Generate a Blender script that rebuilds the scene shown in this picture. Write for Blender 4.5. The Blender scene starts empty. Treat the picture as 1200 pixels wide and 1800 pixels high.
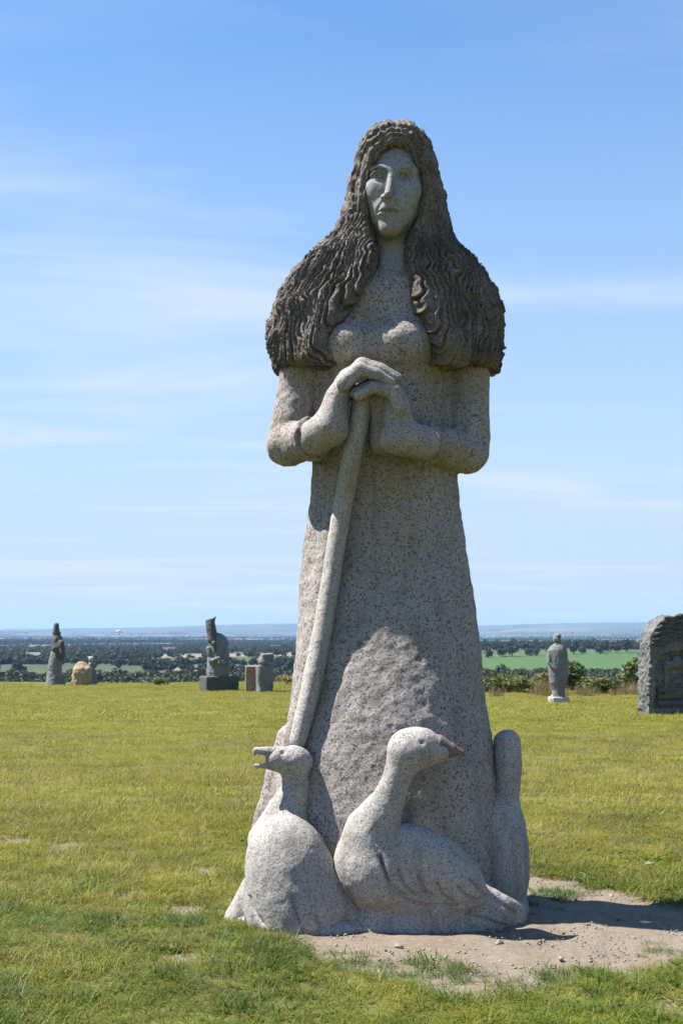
import bpy, math, random
import numpy as np
from mathutils import Vector, Matrix

random.seed(7)
RNG = np.random.default_rng(11)
scene = bpy.context.scene
COL = scene.collection

# ------------------------------------------------------------------ camera, sky, sun, exposure
FPX, TILT, CAMY, CAMH = 2400.0, math.atan(213.0 / 2400.0), -7.67, 1.5
cam_data = bpy.data.cameras.new('camera')
cam = bpy.data.objects.new('camera', cam_data)
COL.objects.link(cam)
cam_data.sensor_fit = 'VERTICAL'
cam_data.sensor_height = 23.5
cam_data.sensor_width = 15.6
cam_data.lens = FPX / 1800.0 * 23.5
cam.location = (0, CAMY, CAMH)
cam.rotation_euler = (math.pi / 2 + TILT, 0, 0)
cam_data.clip_start = 0.05
cam_data.clip_end = 90000
cam_data.dof.use_dof = True
cam_data.dof.focus_distance = 7.4
cam_data.dof.aperture_fstop = 7.1
scene.camera = cam

SUN_EL, SUN_BACK = math.radians(58), math.radians(6)
L = Vector((-math.cos(SUN_EL) * math.cos(SUN_BACK), math.cos(SUN_EL) * math.sin(SUN_BACK), math.sin(SUN_EL)))

world = bpy.data.worlds.new('World')
scene.world = world
world.use_nodes = True
wn, wl = world.node_tree.nodes, world.node_tree.links
wn.clear()
sky = wn.new('ShaderNodeTexSky')
sky.sky_type = 'NISHITA'
sky.sun_disc = False
sky.sun_elevation = SUN_EL
sky.sun_rotation = math.atan2(L.x, L.y)
sky.altitude = 200
sky.air_density = 1.0
sky.dust_density = 0.2
sky.ozone_density = 4.5
w_bg = wn.new('ShaderNodeBackground')
w_bg.inputs['Strength'].default_value = 0.05
w_out = wn.new('ShaderNodeOutputWorld')
# thin cirrus: streaked noise on a plane far overhead
w_tc = wn.new('ShaderNodeTexCoord')
w_sep = wn.new('ShaderNodeSeparateXYZ')
wl.new(w_tc.outputs['Generated'], w_sep.inputs[0])
def wmath(op, a, b=None):
    n = wn.new('ShaderNodeMath'); n.operation = op
    for i, v in enumerate((a, b)):
        if v is None: continue
        if isinstance(v, (int, float)): n.inputs[i].default_value = v
        else: wl.new(v, n.inputs[i])
    return n.outputs[0]
zz = wmath('MAXIMUM', wmath('ADD', w_sep.outputs['Z'], 0.10), 0.03)
w_cmb = wn.new('ShaderNodeCombineXYZ')
wl.new(wmath('DIVIDE', w_sep.outputs['X'], zz), w_cmb.inputs[0])
wl.new(wmath('DIVIDE', w_sep.outputs['Y'], zz), w_cmb.inputs[1])
w_map = wn.new('ShaderNodeMapping')
w_map.inputs['Rotation'].default_value = (0, 0, math.radians(-14))
w_map.inputs['Scale'].default_value = (0.55, 1.5, 1)
w_map.inputs['Location'].default_value = (1.2, 8.2, 0)
wl.new(w_cmb.outputs[0], w_map.inputs[0])
w_noise = wn.new('ShaderNodeTexNoise')
w_noise.inputs['Scale'].default_value = 1.15
w_noise.inputs['Detail'].default_value = 7
w_noise.inputs['Roughness'].default_value = 0.52
w_noise.inputs['Distortion'].default_value = 0.5
wl.new(w_map.outputs[0], w_noise.inputs['Vector'])
w_ramp = wn.new('ShaderNodeValToRGB')
w_ramp.color_ramp.elements[0].position = 0.47
w_ramp.color_ramp.elements[0].color = (0, 0, 0, 1)
w_ramp.color_ramp.elements[1].position = 0.70
w_ramp.color_ramp.elements[1].color = (0.62, 0.62, 0.62, 1)
wl.new(w_noise.outputs['Fac'], w_ramp.inputs[0])
w_mix = wn.new('ShaderNodeMix'); w_mix.data_type = 'RGBA'
w_hi = wn.new('ShaderNodeMapRange')
wl.new(w_sep.outputs['Z'], w_hi.inputs['Value'])
for k_, v_ in (('From Min', 0.30), ('From Max', 0.42), ('To Min', 1.0), ('To Max', 0.30)): w_hi.inputs[k_].default_value = v_
wl.new(wmath('MULTIPLY', w_ramp.outputs[0], w_hi.outputs[0]), w_mix.inputs[0])
w_veil = wn.new('ShaderNodeMix'); w_veil.data_type = 'RGBA'
w_vr = wn.new('ShaderNodeValToRGB')
while len(w_vr.color_ramp.elements) < 4: w_vr.color_ramp.elements.new(0.5)
for e_, p_, c_ in zip(w_vr.color_ramp.elements, (0.0, 0.08, 0.24, 0.45), (1.0, 0.92, 0.50, 0.06)):
    e_.position = p_; e_.color = (c_, c_, c_, 1)
wl.new(wmath('MAXIMUM', w_sep.outputs['Z'], 0.0), w_vr.inputs[0])
wl.new(w_vr.outputs[0], w_veil.inputs[0])
w_tint = wn.new('ShaderNodeMix'); w_tint.data_type = 'RGBA'; w_tint.blend_type = 'MULTIPLY'
w_tint.inputs[0].default_value = 1.0; w_tint.inputs[7].default_value = (0.80, 1.27, 1.58, 1)
wl.new(sky.outputs[0], w_tint.inputs[6])
wl.new(w_tint.outputs[2], w_veil.inputs[6])
w_veil.inputs[7].default_value = (4.5, 5.55, 6.6, 1)
wl.new(w_veil.outputs[2], w_mix.inputs[6])
w_mix.inputs[7].default_value = (5.9, 6.5, 7.1, 1)
wl.new(w_mix.outputs[2], w_bg.inputs['Color'])
wl.new(w_bg.outputs[0], w_out.inputs['Surface'])

sun_data = bpy.data.lights.new('sun', 'SUN')
sun_data.energy = 5.0
sun_data.angle = math.radians(0.53)
sun_data.color = (1.0, 0.955, 0.88)
sun = bpy.data.objects.new('sun', sun_data)
COL.objects.link(sun)
sun.rotation_euler = (-L).to_track_quat('-Z', 'Y').to_euler()
sun.location = (-8, 3, 12)

scene.view_settings.view_transform = 'Standard'
scene.view_settings.look = 'None'
scene.view_settings.exposure = 1.45
scene.view_settings.gamma = 1.0
scene.render.engine = 'CYCLES'
scene.cycles.use_denoising = True
scene.cycles.volume_bounces = 1
scene.cycles.max_bounces = 6
scene.cycles.transparent_max_bounces = 12

# ------------------------------------------------------------------ helpers
ct, st = math.cos(TILT), math.sin(TILT)
def P(u, v, Y):
    """world point at depth Y for a photograph position (1200 x 1800)"""
    a, b = (u - 600) / FPX, (900 - v) / FPX
    dy, dz = ct - b * st, st + b * ct
    t = (Y - CAMY) / dy
    return np.array((a * t, Y, CAMH + dz * t))
def M(px, Y):
    return px * (Y - CAMY) / FPX

def hash3(i, j, k):
    n = (i.astype(np.int64) * 374761393 + j.astype(np.int64) * 668265263 + k.astype(np.int64) * 1440662683) & 0xffffffff
    n = ((n ^ (n >> 13)) * 1274126177) & 0xffffffff
    n = (n ^ (n >> 16)) & 0xffff
    return n.astype(np.float32) / 65535.0
def vnoise(p):
    p = np.asarray(p, dtype=np.float64)
    i = np.floor(p).astype(np.int64); f = p - i
    f = f * f * (3 - 2 * f)
    r = 0
    for dx in (0, 1):
        for dy in (0, 1):
            for dz in (0, 1):
                w = (f[:, 0] if dx else 1 - f[:, 0]) * (f[:, 1] if dy else 1 - f[:, 1]) * (f[:, 2] if dz else 1 - f[:, 2])
                r = r + w * hash3(i[:, 0] + dx, i[:, 1] + dy, i[:, 2] + dz)
    return r
def fbm(p, o=3):
    s, a, t = 0, 1.0, 0
    for k in range(o):
        s = s + a * vnoise(p * 2 ** k + 17.3 * k); t += a; a *= 0.5
    return s / t
def noise2(x, y, s, o=3, seed=0.0):
    return fbm(np.stack([x / s, y / s, np.full_like(x, seed)], 1), o)
def sstep(a, b, x):
    t = np.clip((x - a) / (b - a), 0, 1)
    return t * t * (3 - 2 * t)

# ---- signed distance volumes
def smin(a, b, k):
    if k <= 0: return np.minimum(a, b)
    h = np.maximum(k - np.abs(a - b), 0) / k
    return np.minimum(a, b) - h * h * k * 0.25
class Vol:
    def __init__(s, lo, hi, h):
        s.lo = np.array(lo, float); s.h = h
        n = np.ceil((np.array(hi) - s.lo) / h).astype(int) + 1
        s.ax = [(s.lo[i] + h * np.arange(n[i])).astype(np.float32) for i in range(3)]
        s.d = np.full(tuple(n), 5.0, np.float32)
    def _sl(s, lo, hi, pad):
        sl = []
        for i in range(3):
            a = int(np.floor((lo[i] - pad - s.lo[i]) / s.h)); b = int(np.ceil((hi[i] + pad - s.lo[i]) / s.h)) + 1
            sl.append(slice(max(a, 0), max(0, min(b, len(s.ax[i])))))
        return tuple(sl)
    def op(s, f, lo, hi, k=0.0, sub=False):
        sl = s._sl(lo, hi, k + 3 * s.h)
        if any(q.stop <= q.start for q in sl): return
        X = s.ax[0][sl[0]][:, None, None]; Y = s.ax[1][sl[1]][None, :, None]; Z = s.ax[2][sl[2]][None, None, :]
        d = f(X, Y, Z).astype(np.float32)
        o = s.d[sl]
        s.d[sl] = -smin(-o, d, k) if sub else smin(o, d, k)
    def tube(s, pts, rad, k=0.03, sub=False, ky=1.0):
        """chain of tapered capsules; ky stretches the section in depth"""
        pts = [np.asarray(p, float) for p in pts]
        if not hasattr(rad, '__len__'): rad = [rad] * len(pts)
        ar = np.array(pts); R = max(rad) * max(1, ky)
        def f(X, Y, Z):
            best = None
            for i in range(len(pts) - 1):
                a, b = pts[i], pts[i + 1]; v = b - a; vv = max(float(v @ v), 1e-9)
                t = np.clip(((X - a[0]) * v[0] + (Y - a[1]) * v[1] + (Z - a[2]) * v[2]) / vv, 0, 1)
                q = np.sqrt((X - a[0] - t * v[0]) ** 2 + ((Y - a[1] - t * v[1]) / ky) ** 2 + (Z - a[2] - t * v[2]) ** 2)
                q = q - (rad[i] + (rad[i + 1] - rad[i]) * t)
                best = q if best is None else np.minimum(best, q)
            return best
        s.op(f, ar.min(0) - R, ar.max(0) + R, k, sub)
    def ell(s, c, r, k=0.03, sub=False, rot=None):
        c = np.asarray(c, float); r = np.asarray(r, float); R = max(r)
        m = np.eye(3) if rot is None else np.array(Matrix.Rotation(rot[0], 3, 'X') @ Matrix.Rotation(rot[1], 3, 'Y') @ Matrix.Rotation(rot[2], 3, 'Z'))
        def f(X, Y, Z):
            x, y, z = X - c[0], Y - c[1], Z - c[2]
            l = [m[0, i] * x + m[1, i] * y + m[2, i] * z for i in range(3)]
            k0 = np.sqrt(sum((l[i] / r[i]) ** 2 for i in range(3))); k1 = np.sqrt(sum((l[i] / r[i] ** 2) ** 2 for i in range(3)))
            return k0 * (k0 - 1) / np.maximum(k1, 1e-6)
        s.op(f, c - R, c + R, k, sub)
    def box(s, c, hs, rnd=0.02, k=0.0, sub=False, rz=0.0, ry=0.0):
        c = np.asarray(c, float); hs = np.asarray(hs, float); R = float(np.linalg.norm(hs))
        m = np.array(Matrix.Rotation(rz, 3, 'Z') @ Matrix.Rotation(ry, 3, 'Y'))
        def f(X, Y, Z):
            x, y, z = X - c[0], Y - c[1], Z - c[2]
            q = [np.abs(m[0, i] * x + m[1, i] * y + m[2, i] * z) - hs[i] + rnd for i in range(3)]
            o = np.sqrt(sum(np.maximum(a, 0) ** 2 for a in q))
            return o + np.minimum(np.maximum(np.maximum(q[0], q[1]), q[2]), 0) - rnd
        s.op(f, c - R, c + R, k, sub)
    def stack(s, rows, Yc=0.0, k=0.03, sub=False, smooth=9, n=2.0, zcap=True):
        """elliptical sections: rows of (v, uLeft, uRight, Yfront, Yback) from the top down"""
        rows = np.array(rows, float)
        z = np.array([P(600, r[0], Yc)[2] for r in rows])
        xl = np.array([P(r[1], r[0], Yc)[0] for r in rows]); xr = np.array([P(r[2], r[0], Yc)[0] for r in rows])
        zt = np.linspace(z.min(), z.max(), 400)
        def tab(a):
            t = np.interp(zt, z[::-1], a[::-1])
            if smooth > 1:
                w = np.hanning(smooth + 2)[1:-1]; w /= w.sum()
                t = np.convolve(np.pad(t, smooth // 2, mode='edge'), w, 'valid')[:len(zt)]
            return t
        tl, tr, tf, tb = tab(xl), tab(xr), tab(rows[:, 3]), tab(rows[:, 4])
        s.tabs = (zt, tl, tr, tf, tb)
        def f(X, Y, Z):
            zz = Z.ravel()
            g = lambda t: np.interp(zz, zt, t).astype(np.float32)[None, None, :]
            a = (g(tr) - g(tl)) / 2; cx = (g(tr) + g(tl)) / 2; b = (g(tb) - g(tf)) / 2; cy = (g(tb) + g(tf)) / 2
            x, y = (X - cx), (Y - cy)
            if n == 2.0:
                k0 = np.sqrt((x / a) ** 2 + (y / b) ** 2)
            else:
                k0 = (np.abs(x / a) ** n + np.abs(y / b) ** n) ** (1 / n)
            k1 = np.sqrt((x / a ** 2) ** 2 + (y / b ** 2) ** 2)
            d = np.where(k0 < 0.3, (k0 - 1) * np.minimum(a, b), k0 * (k0 - 1) / np.maximum(k1, 1e-5))
            d = np.maximum(d, -np.minimum(a, b))
            if zcap:
                d = -smin(-d, -np.maximum(Z - float(z.max()), float(z.min()) - Z) + 0 * d, 0.02)
            return d
        s.op(f, (xl.min(), rows[:, 3].min(), z.min()), (xr.max(), rows[:, 4].max(), z.max()), k, sub)
    def mesh(s):
        d = s.d; ins = d < 0
        n = np.array(d.shape) - 1
        cnt = np.zeros(tuple(n), np.int8)
        for a in (0, 1):
            for b in (0, 1):
                for c in (0, 1):
                    cnt += ins[a:a + n[0], b:b + n[1], c:c + n[2]]
        act = (cnt > 0) & (cnt < 8)
        I = np.argwhere(act)
        idx = np.full(tuple(n), -1, np.int32); idx[act] = np.arange(len(I))
        cor = [(a, b, c) for a in (0, 1) for b in (0, 1) for c in (0, 1)]
        V = {c: d[I[:, 0] + c[0], I[:, 1] + c[1], I[:, 2] + c[2]] for c in cor}
        acc = np.zeros((len(I), 3)); num = np.zeros(len(I))
        for c in cor:
            for ax in range(3):
                if c[ax]: continue
                e = list(c); e[ax] = 1; e = tuple(e)
                a, b = V[c], V[e]; m = (a < 0) != (b < 0)
                t = np.where(m, a / np.where(m, a - b, 1), 0)
                p = np.repeat(np.array(c, float)[None], len(I), 0); p[:, ax] += t
                acc += p * m[:, None]; num += m
        verts = (I + acc / num[:, None]) * s.h + s.lo
        quads = []
        for ax in range(3):
            o = [i for i in range(3) if i != ax]
            A = np.take(ins, range(0, n[ax]), ax); B = np.take(ins, range(1, n[ax] + 1), ax)
            E = np.argwhere(A != B)
            E = E[(E[:, o[0]] > 0) & (E[:, o[1]] > 0) & (E[:, o[0]] < n[o[0]]) & (E[:, o[1]] < n[o[1]])]
            if not len(E): continue
            fl = ins[E[:, 0], E[:, 1], E[:, 2]]
            q = []
            for da, db in ((1, 1), (0, 1), (0, 0), (1, 0)):
                c = E.copy(); c[:, o[0]] -= da; c[:, o[1]] -= db
                q.append(idx[c[:, 0], c[:, 1], c[:, 2]])
            q = np.stack(q, 1)
            if ax == 1: fl = ~fl
            q[~fl] = q[~fl][:, ::-1]
            quads.append(q)
        return verts, np.concatenate(quads)

def new_mesh(name, verts, faces, smooth=True):
    me = bpy.data.meshes.new(name)
    verts = np.asarray(verts, np.float32)
    if isinstance(faces, np.ndarray):
        nf, k = faces.shape
        me.vertices.add(len(verts)); me.vertices.foreach_set('co', verts.ravel())
        me.loops.add(nf * k); me.loops.foreach_set('vertex_index', faces.ravel().astype(np.int32))
        me.polygons.add(nf); me.polygons.foreach_set('loop_start', (np.arange(nf) * k).astype(np.int32))
        me.update(calc_edges=True); me.validate()
    else:
        me.from_pydata([tuple(v) for v in verts], [], faces)
    me.polygons.foreach_set('use_smooth', np.full(len(me.polygons), smooth))
    me.update()
    return me
def obj(name, me, mat=None, parent=None, loc=None):
    o = bpy.data.objects.new(name, me)
    COL.objects.link(o)
    if mat is not None and me is not None and not me.materials: me.materials.append(mat)
    if parent is not None: o.parent = parent
    if loc is not None: o.location = loc
    return o
def tag(o, label=None, category=None, group=None, kind=None):
    if label: o['label'] = label
    if category: o['category'] = category
    if group: o['group'] = group
    if kind: o['kind'] = kind
    return o
def empty(name, loc):
    e = bpy.data.objects.new(name, None)
    e.empty_display_size = 0.3
    e.location = loc
    COL.objects.link(e)
    return e
def local(parent, verts):
    return np.asarray(verts) - np.array(parent.location)
def part(name, vol, mat, parent, disp=None, origin=None):
    v, q = vol.mesh()
    if disp is not None: v = disp(v, q)
    o = origin if origin is not None else np.array(parent.location)
    return obj(name, new_mesh(name, v - o, q), mat, parent)
def vnormals(v, q):
    nrm = np.zeros_like(v)
    fn = np.cross(v[q[:, 2]] - v[q[:, 0]], v[q[:, 3]] - v[q[:, 1]])
    for i in range(4): np.add.at(nrm, q[:, i], fn)
    return nrm / np.maximum(np.linalg.norm(nrm, axis=1, keepdims=True), 1e-9)

# ------------------------------------------------------------------ materials
class Mat:
    def __init__(s, name):
        s.m = bpy.data.materials.new(name); s.m.use_nodes = True
        s.nt = s.m.node_tree; s.n = s.nt.nodes; s.l = s.nt.links
        s.b = s.n['Principled BSDF']
        s.b.inputs['Specular IOR Level'].default_value = 0.3
        s.tc = s.n.new('ShaderNodeTexCoord'); s.geo = s.n.new('ShaderNodeNewGeometry')
    def pos(s, scale=(1, 1, 1), world=False):
        mp = s.n.new('ShaderNodeMapping'); mp.inputs['Scale'].default_value = scale
        s.l.new(s.geo.outputs['Position'] if world else s.tc.outputs['Object'], mp.inputs[0])
        return mp.outputs[0]
    def noise(s, scale, detail=3, rough=0.5, vec=None, dist=0.0):
        t = s.n.new('ShaderNodeTexNoise')
        t.inputs['Scale'].default_value = scale; t.inputs['Detail'].default_value = detail
        t.inputs['Roughness'].default_value = rough; t.inputs['Distortion'].default_value = dist
        s.l.new(vec if vec is not None else s.tc.outputs['Object'], t.inputs['Vector'])
        return t.outputs['Fac']
    def vor(s, scale, out='Color', feature='F1', vec=None):
        t = s.n.new('ShaderNodeTexVoronoi'); t.feature = feature
        t.inputs['Scale'].default_value = scale
        s.l.new(vec if vec is not None else s.tc.outputs['Object'], t.inputs['Vector'])
        return t.outputs[out]
    def ramp(s, fac, stops):
        r = s.n.new('ShaderNodeValToRGB'); cr = r.color_ramp
        while len(cr.elements) < len(stops): cr.elements.new(0.5)
        for e, (p, c) in zip(cr.elements, stops):
            e.position = p
            e.color = (c, c, c, 1) if isinstance(c, (int, float)) else (*c, 1)
        s.l.new(fac, r.inputs[0]); return r.outputs[0]
    def mix(s, fac, a, b, mode='MIX'):
        m = s.n.new('ShaderNodeMix'); m.data_type = 'RGBA'; m.blend_type = mode
        for sock, v in ((m.inputs[0], fac), (m.inputs[6], a), (m.inputs[7], b)):
            if isinstance(v, (int, float)): sock.default_value = v
            elif isinstance(v, tuple): sock.default_value = (*v, 1)
            else: s.l.new(v, sock)
        return m.outputs[2]
    def math(s, op, a, b=0.0):
        m = s.n.new('ShaderNodeMath'); m.operation = op
        for i, v in enumerate((a, b)):
            if isinstance(v, (int, float)): m.inputs[i].default_value = v
            else: s.l.new(v, m.inputs[i])
        return m.outputs[0]
    def attr(s, name, typ='GEOMETRY', out='Fac'):
        a = s.n.new('ShaderNodeAttribute'); a.attribute_name = name; a.attribute_type = typ
        return a.outputs[out]
    def sepx(s, col):
        x = s.n.new('ShaderNodeSeparateColor'); s.l.new(col, x.inputs[0]); return x.outputs[0]
    def color(s, c):
        if isinstance(c, tuple): s.b.inputs['Base Color'].default_value = (*c, 1)
        else: s.l.new(c, s.b.inputs['Base Color'])
    def rough(s, r):
        if isinstance(r, (int, float)): s.b.inputs['Roughness'].default_value = r
        else: s.l.new(r, s.b.inputs['Roughness'])
    def bump(s, h, strength=0.3, dist=0.01):
        b = s.n.new('ShaderNodeBump'); b.inputs['Strength'].default_value = strength; b.inputs['Distance'].default_value = dist
        if s.b.inputs['Normal'].links: s.l.new(s.b.inputs['Normal'].links[0].from_socket, b.inputs['Normal'])
        s.l.new(h, b.inputs['Height']); s.l.new(b.outputs[0], s.b.inputs['Normal'])

def granite(name, light, mid, dark, speck=95.0, dark_amt=0.22, bump=0.5, dirt=(0.10, 0.085, 0.065), dirt_amt=0.3, lichen=True, rough_scale=60.0, streak=13.0):
    m = Mat(name)
    warp = m.n.new('ShaderNodeVectorMath'); warp.operation = 'ADD'
    nz = m.n.new('ShaderNodeTexNoise'); nz.inputs['Scale'].default_value = speck * 0.9
    sc = m.n.new('ShaderNodeVectorMath'); sc.operation = 'SCALE'; sc.inputs['Scale'].default_value = 0.5 / speck
    m.l.new(m.tc.outputs['Object'], nz.inputs['Vector']); m.l.new(nz.outputs['Color'], sc.inputs[0])
    m.l.new(m.tc.outputs['Object'], warp.inputs[0]); m.l.new(sc.outputs[0], warp.inputs[1])
    cell = m.sepx(m.vor(speck, vec=warp.outputs[0]))
    cell2 = m.sepx(m.vor(speck * 1.9, vec=warp.outputs[0]))
    c = m.ramp(cell, [(0.0, mid), (0.35, mid), (0.42, light), (1.0, light)])
    big = m.noise(2.3, 4, 0.55)
    c = m.mix(m.ramp(big, [(0.35, 0.0), (0.7, 0.35)]), c, mid)
    dk = m.ramp(cell, [(1 - dark_amt - 0.06, 0.0), (1 - dark_amt * 0.6, 0.92)])
    c = m.mix(dk, c, dark)
    dk2 = m.ramp(cell2, [(0.70, 0.0), (0.95, 0.55)])
    c = m.mix(dk2, c, dark)
    soil = m.noise(5.0, 6, 0.65)
    c = m.mix(m.ramp(soil, [(0.45, 0.0), (0.75, dirt_amt)]), c, dirt)
    stv = m.n.new('ShaderNodeMapping'); stv.inputs['Scale'].default_value = (1.0, 1.0, 0.09); m.l.new(m.tc.outputs['Object'], stv.inputs[0])
    strk = m.noise(streak, 4, 0.6, stv.outputs[0])
    c = m.mix(m.ramp(strk, [(0.48, 0.0), (0.70, 0.42)]), c, dirt)
    if lichen:
        la = m.attr('lichen')
        ln = m.noise(14.0, 5, 0.7)
        lf = m.math('MULTIPLY', la, m.ramp(ln, [(0.30, 0.0), (0.62, 1.0)]))
        c = m.mix(m.math('MULTIPLY', lf, 0.8), c, (0.20, 0.145, 0.03))
    m.color(c)
    m.rough(0.85)
    m.bump(m.noise(rough_scale, 4, 0.7), bump, 0.012)
    m.bump(m.noise(9.0, 3, 0.6), bump * 0.6, 0.03)
    return m.m

G_BODY = granite('granite_gown', (0.325, 0.290, 0.271), (0.263, 0.229, 0.209), (0.085, 0.077, 0.074), 100, 0.17, 0.5)
G_FINE = granite('granite_face', (0.277, 0.273, 0.276), (0.215, 0.210, 0.213), (0.139, 0.136, 0.141), 130, 0.14, 0.3, dirt_amt=0.25)
G_HAIR = granite('granite_hair', (0.205, 0.177, 0.156), (0.142, 0.121, 0.106), (0.054, 0.044, 0.039), 110, 0.14, 0.8, (0.042, 0.036, 0.029), 0.85)
G_GOOSE = granite('granite_goose', (0.370, 0.347, 0.323), (0.303, 0.276, 0.253), (0.127, 0.119, 0.114), 150, 0.16, 0.4, dirt_amt=0.18)
G_HAND = granite('granite_hand', (0.327, 0.303, 0.279), (0.268, 0.241, 0.219), (0.112, 0.104, 0.098), 150, 0.16, 0.4, dirt_amt=0.18)
G_BEAK = granite('granite_beak', (0.174, 0.138, 0.120), (0.148, 0.113, 0.099), (0.070, 0.056, 0.052), 120, 0.15, 0.3, lichen=False)

def set_lichen(o, spots):
    """yellow lichen growths: spots of (point, radius, strength)"""
    me = o.data; n = len(me.vertices)
    co = np.empty(n * 3, np.float32); me.vertices.foreach_get('co', co); co = co.reshape(-1, 3) + np.array(STAT_O)
    val = np.zeros(n, np.float32)
    for p, r, s in spots:
        dd = np.linalg.norm(co - np.asarray(p), axis=1)
        val = np.maximum(val, s * (1 - sstep(0.35 * r, r, dd)))
    a = me.attributes.new('lichen', 'FLOAT', 'POINT'); a.data.foreach_set('value', val.astype(np.float32))

# ------------------------------------------------------------------ ground shape
def ground_z(x, y):
    x = np.asarray(x, float); y = np.asarray(y, float)
    z = np.interp(y, [-40, 4, 30, 53, 72, 84], [0.3, 0.0, -0.80, -1.48, -1.58, -1.78])
    crest = np.interp(x, [-60, -8, 4, 10, 60], [88, 86, 74, 66, 64])
    over = np.maximum(y - crest, 0)
    z = z - np.where(over > 0, 0.075 * over * sstep(0, 12, over), 0)
    if x.ndim == 1: z = z + 0.5 * (noise2(x, y, 13.0, 2, 51.0) - 0.5) * sstep(35, 60, y) * (1 - sstep(100, 140, y))
    r = np.hypot(x, y)
    plain = -26 + 3.5 * np.sin(x / 310 + 0.6) * np.cos(y / 420) + 5 * (noise2(x, y, 900.0, 2, 3.0).reshape(x.shape) - 0.5 if x.ndim == 1 else 0)
    hill = 15 * np.exp(-((x - 260) / 330) ** 2 - ((y - 1480) / 330) ** 2)
    plain = plain + np.where(y > 300, hill, 0)
    far = (82 + 42 * np.exp(-((x + 1000) / 1500) ** 2) + 75 * np.exp(-((x - 4300) / 2300) ** 2)) * sstep(9000, 16000, r) + 18 * np.sin(x / 2900 + 1.0) * sstep(9000, 15000, r) + 8 * np.sin(x / 1130 + y / 2200) * sstep(8000, 14000, r)
    if x.ndim == 1: far = far + (115 * (noise2(x, y, 3300.0, 3, 13.0) - 0.5)) * sstep(7000, 12000, r)
    plain = plain + far
    t = sstep(230, 470, y) if True else 0
    back = np.maximum(z, -26)
    z = np.where(y > 100, np.maximum(z, plain * sstep(0, 300, y - 100) + back * (1 - sstep(0, 300, y - 100))) * (1 - t) + plain * t, z)
    side = sstep(150, 700, np.abs(x)) * (y <= 470)
    z = z * (1 - side) + np.minimum(z, plain) * side
    rear = sstep(80, 600, -y)
    z = z * (1 - rear) + (-20) * rear
    return z
def gz(x, y):
    return float(ground_z(np.array([float(x)]), np.array([float(y)]))[0])

# bare earth around the statue: in front of it, to its right and behind
def gp(u, v):
    """where a photograph position meets the flat grass near the statue"""
    a, b = (u - 600) / FPX, (900 - v) / FPX
    dy, dz = ct - b * st, st + b * ct
    t = -CAMH / dz
    return np.array((a * t, CAMY + dy * t))
DIRT_POLY = np.array([gp(*q) for q in ((470, 1652), (540, 1700), (630, 1738), (760, 1765), (870, 1772), (960, 1752), (1060, 1728), (1150, 1712), (1260, 1690), (1420, 1672), (1400, 1625), (1200, 1592), (1080, 1572), (1000, 1550), (950, 1532), (900, 1540), (660, 1560), (470, 1600))])
DIRT_SPOTS = [(gp(330, 1605), 0.13), (gp(362, 1535), 0.14), (gp(300, 1695), 0.13), (gp(215, 1575), 0.14), (gp(1100, 1715), 0.2), (gp(405, 1650), 0.12), (gp(120, 1490), 0.25), (gp(30, 1480), 0.2), (gp(1180, 1790), 0.1), (gp(560, 1745), 0.1)]
def poly_sd(x, y, poly):
    d = np.full(x.shape, 1e9); ins = np.zeros(x.shape, bool)
    n = len(poly)
    for i in range(n):
        a, b = poly[i], poly[(i + 1) % n]; e = b - a
        t = np.clip(((x - a[0]) * e[0] + (y - a[1]) * e[1]) / (e @ e), 0, 1)
        d = np.minimum(d, np.hypot(x - a[0] - t * e[0], y - a[1] - t * e[1]))
        c = ((a[1] > y) != (b[1] > y)) & (x < (b[0] - a[0]) * (y - a[1]) / (b[1] - a[1] + 1e-12) + a[0])
        ins ^= c
    return np.where(ins, -d, d)
def dirt_mask(x, y):
    sd = poly_sd(x, y, DIRT_POLY) + (noise2(x, y, 0.28, 4, 2.0) - 0.5) * 0.42
    m = 1 - sstep(-0.08, 0.08, sd)
    for c, r in DIRT_SPOTS:
        dd = np.hypot(x - c[0], (y - c[1]) * 0.8) + (noise2(x, y, 0.09, 3, 5.0) - 0.5) * 0.22
        m = np.maximum(m, 0.85 * (1 - sstep(r * 0.5, r * 1.1, dd)))
    return m

# ---- fields: jittered cells over the plain
def cells(x, y, size=230.0, ax=1.9):
    """id and edge distance of the field a point lies in"""
    gx, gy = x / (size * ax), y / size
    gx2 = gx * 0.966 + gy * 0.26; gy2 = -gx * 0.26 + gy * 0.966
    ix, iy = np.floor(gx2).astype(int), np.floor(gy2).astype(int)
    d1 = np.full(x.shape, 1e9); d2 = d1.copy(); i1 = np.zeros(x.shape, int)
    for dx in (-1, 0, 1):
        for dy in (-1, 0, 1):
            cx, cy = ix + dx, iy + dy
            px = cx + 0.15 + 0.7 * hash3(cx, cy, cx * 0 + 1); py = cy + 0.15 + 0.7 * hash3(cx, cy, cx * 0 + 2)
            d = np.hypot(gx2 - px, gy2 - py); cid = (cx * 73856093 ^ cy * 19349663) & 0xfffff
            new = d < d1
            d2 = np.where(new, d1, np.minimum(d2, d)); i1 = np.where(new, cid, i1); d1 = np.where(new, d, d1)
    return i1, (d2 - d1) * size * 0.7
def cell_rand(cid, k):
    return hash3(cid, cid * 0 + k, cid * 0 + 7)
GREEN_FIELD = np.array([(95, 800), (330, 800), (560, 1230), (560, 1440), (150, 1330), (95, 1180)], float)
def is_wood(x, y, cid):
    w = (cell_rand(cid, 3) < 0.12) | (noise2(x, y, 420.0, 2, 9.0) > 0.63)
    w = w | ((noise2(x * 0.45, y, 260.0, 2, 33.0) > 0.45) & (y < 1500) & (x < 120)) | ((x > 60) & (x < 260) & (y > 520) & (y < 760))
    return w & (poly_sd(x, y, GREEN_FIELD) > 18)

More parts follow.
